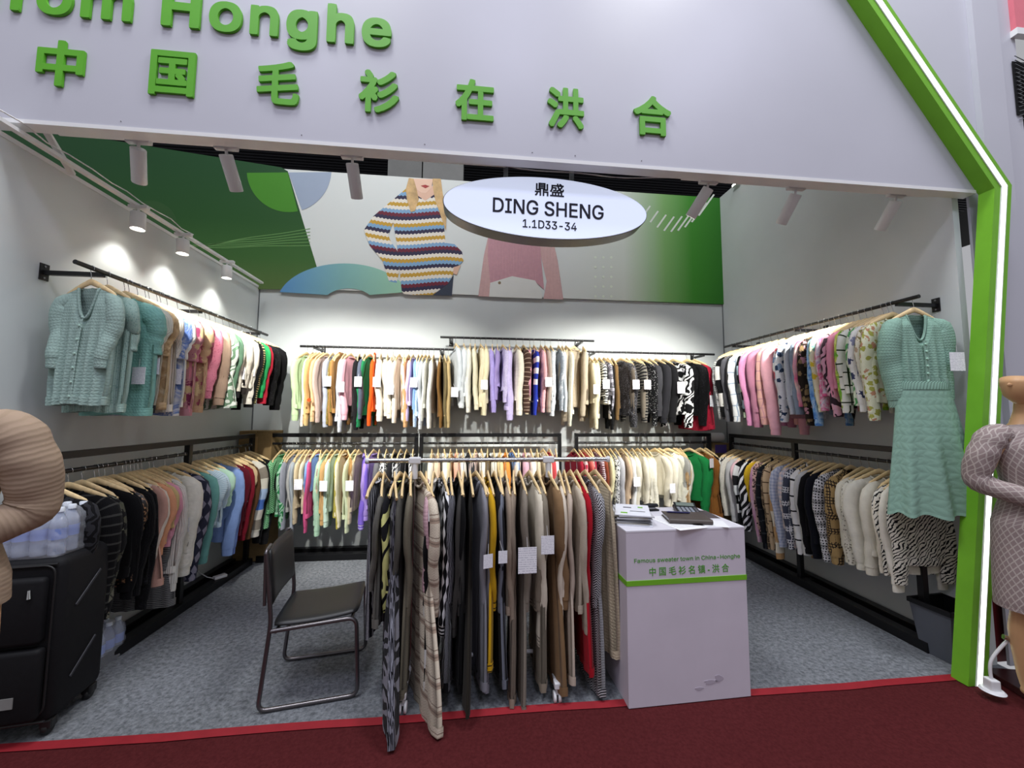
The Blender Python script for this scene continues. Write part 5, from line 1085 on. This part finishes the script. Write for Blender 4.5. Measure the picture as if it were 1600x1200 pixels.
pl = empty('plinth', (3.6, 1.84, 0), math.radians(-12)); tag(pl, 'low dark glossy plinth under the mannequin in the patterned dress', 'plinth')
MB().box((.05, .0, .0205), (1.0, .62, .041), bevel=.003).build('board', surf('dark_red_gloss', '34181a', .25, 0, .5, .1), pl)
pl2 = empty('plinth', (-1.76, 1.5, 0)); tag(pl2, 'low dark plinth under the mannequin in the beige top', 'plinth'); MB().box((-.02, -.03, .0435), (.55, .55, .087), bevel=.003).build('board', surf('dark_board', '241a1a', .3), pl2)
red = surf('dark_red_board', '5c181c', .5)
slab('wall_red_base', (3.47, 2.33, 0), (4.0, 2.38, .62), red, 'dark red board at the foot of the next stand')

# ---------------------------------------------------------------- waste bin behind the green post
bi = empty('waste_bin', (3.245, 2.42, 0), math.radians(4)); tag(bi, 'grey plastic waste bin with a black liner behind the green post', 'waste bin')
def frust(m, w0, d0, w1, d1, z0_, z1_):
    V = [(-w0, -d0, z0_), (w0, -d0, z0_), (w0, d0, z0_), (-w0, d0, z0_), (-w1, -d1, z1_), (w1, -d1, z1_), (w1, d1, z1_), (-w1, d1, z1_)]
    return m.add(V, [(0, 3, 2, 1), (0, 1, 5, 4), (1, 2, 6, 5), (2, 3, 7, 6), (3, 0, 4, 7)])
bg = surf('grey_bin', '565a62', .5)
frust(MB(), .115, .085, .15, .115, 0, .33).build('bucket', bg, bi)
lm = MB(); frust(lm, .11, .08, .146, .111, .15, .332); lm.build('liner', MT['blackmatte'], bi)
rimb = MB()
for c, d in (((0, -.117, .33), (.312, .014, .03)), ((0, .117, .33), (.312, .014, .03)), ((-.152, 0, .33), (.014, .24, .03)), ((.152, 0, .33), (.014, .24, .03))): rimb.box(c, d)
rimb.build('liner_rim', MT['black'], bi)

# ---------------------------------------------------------------- odds and ends
cb = empty('carton', (-2.33, 4.66, 0), .0); tag(cb, 'tall brown cardboard carton standing in the left back corner', 'box')
MB().box((0, 0, .70), (.34, .26, 1.38), bevel=.004).build('carton_body', MT['card'], cb); cb.location = (-2.37, 4.69, 0)
for x in (-.09, .09): MB().box((x, 0, 1.40), (.165, .25, .02), bevel=.003).build('flap', MT['card'], cb)
MB().box((0, -.131, 1.1), (.05, .002, .5)).build('tape', surf('brown_tape', 'a8885c', .3), cb)
rl = empty('paper_roll', (3.10, 4.68, 1.27)); tag(rl, 'white paper roll in the right back corner', 'roll')
MB().tube([(-.10, 0, .06), (.10, 0, .06)], .055, 20, True, (0, 1, 0)).build('roll_body', MT['paper'], rl, True); MB().tube([(-.104, 0, .06), (.104, 0, .06)], .018, 14, True, (0, 1, 0)).build('core', MT['card'], rl, True)
pb = empty('print_box', (3.13, 4.69, 0)); tag(pb, 'tall box with purple print in the right back corner', 'box')
MB().box((0, 0, .63), (.22, .22, 1.26), bevel=.004).build('box_body', MT['card'], pb); MB().box((-.02, -.112, 1.19), (.15, .003, .10)).build('purple_print', surf('purple_print', '5c4c9c', .5), pb)
ex = empty('power_strip', (-2.14, 4.02, .0), .9); tag(ex, 'white power adapter with cable on the left rack base', 'power adapter')
ex.location = (-2.325, 4.0, .071)
MB().box((0, 0, .012), (.10, .06, .024), bevel=.005).build('case', MT['plastic_w'], ex); MB().tube([(-.05, 0, .012), (-.09, .03, .03), (-.12, .1, .06), (-.1, .2, .05), (-.06, .3, .02)], .004, 6).build('cable', MT['plastic_w'], ex, True)
# neighbour's sign top right
ns = empty('neighbour_sign', tuple(at(1582, 30, 1, 2.27))); tag(ns, 'pink and red sign of the next stand at top right', 'sign')
MB().box((.25, 0, .08), (.5, .03, .34)).build('panel', surf('red_sign', 'd0707c', .4), ns); MB().box((.25, -.005, -.115), (.52, .04, .05)).build('frame', MT['white'], ns)
gr_ = empty('wire_grille', tuple(at(1586, 120, 1, 2.27))); tag(gr_, 'dark wire grille below the pink sign at top right', 'grille')
for i in range(12): MB().box((.2, 0, .10-i*.033), (.4, .004, .004), rot=Matrix.Rotation(.35, 3, 'Y')).build('wire', MT['steel'], gr_)
for i in range(12): MB().box((.2, .004, .10-i*.033), (.4, .004, .004), rot=Matrix.Rotation(-.35, 3, 'Y')).build('wire', MT['steel'], gr_)
MB().box((.25, .008, -.08), (.5, .004, .42)).build('backing', MT['blackmatte'], gr_)
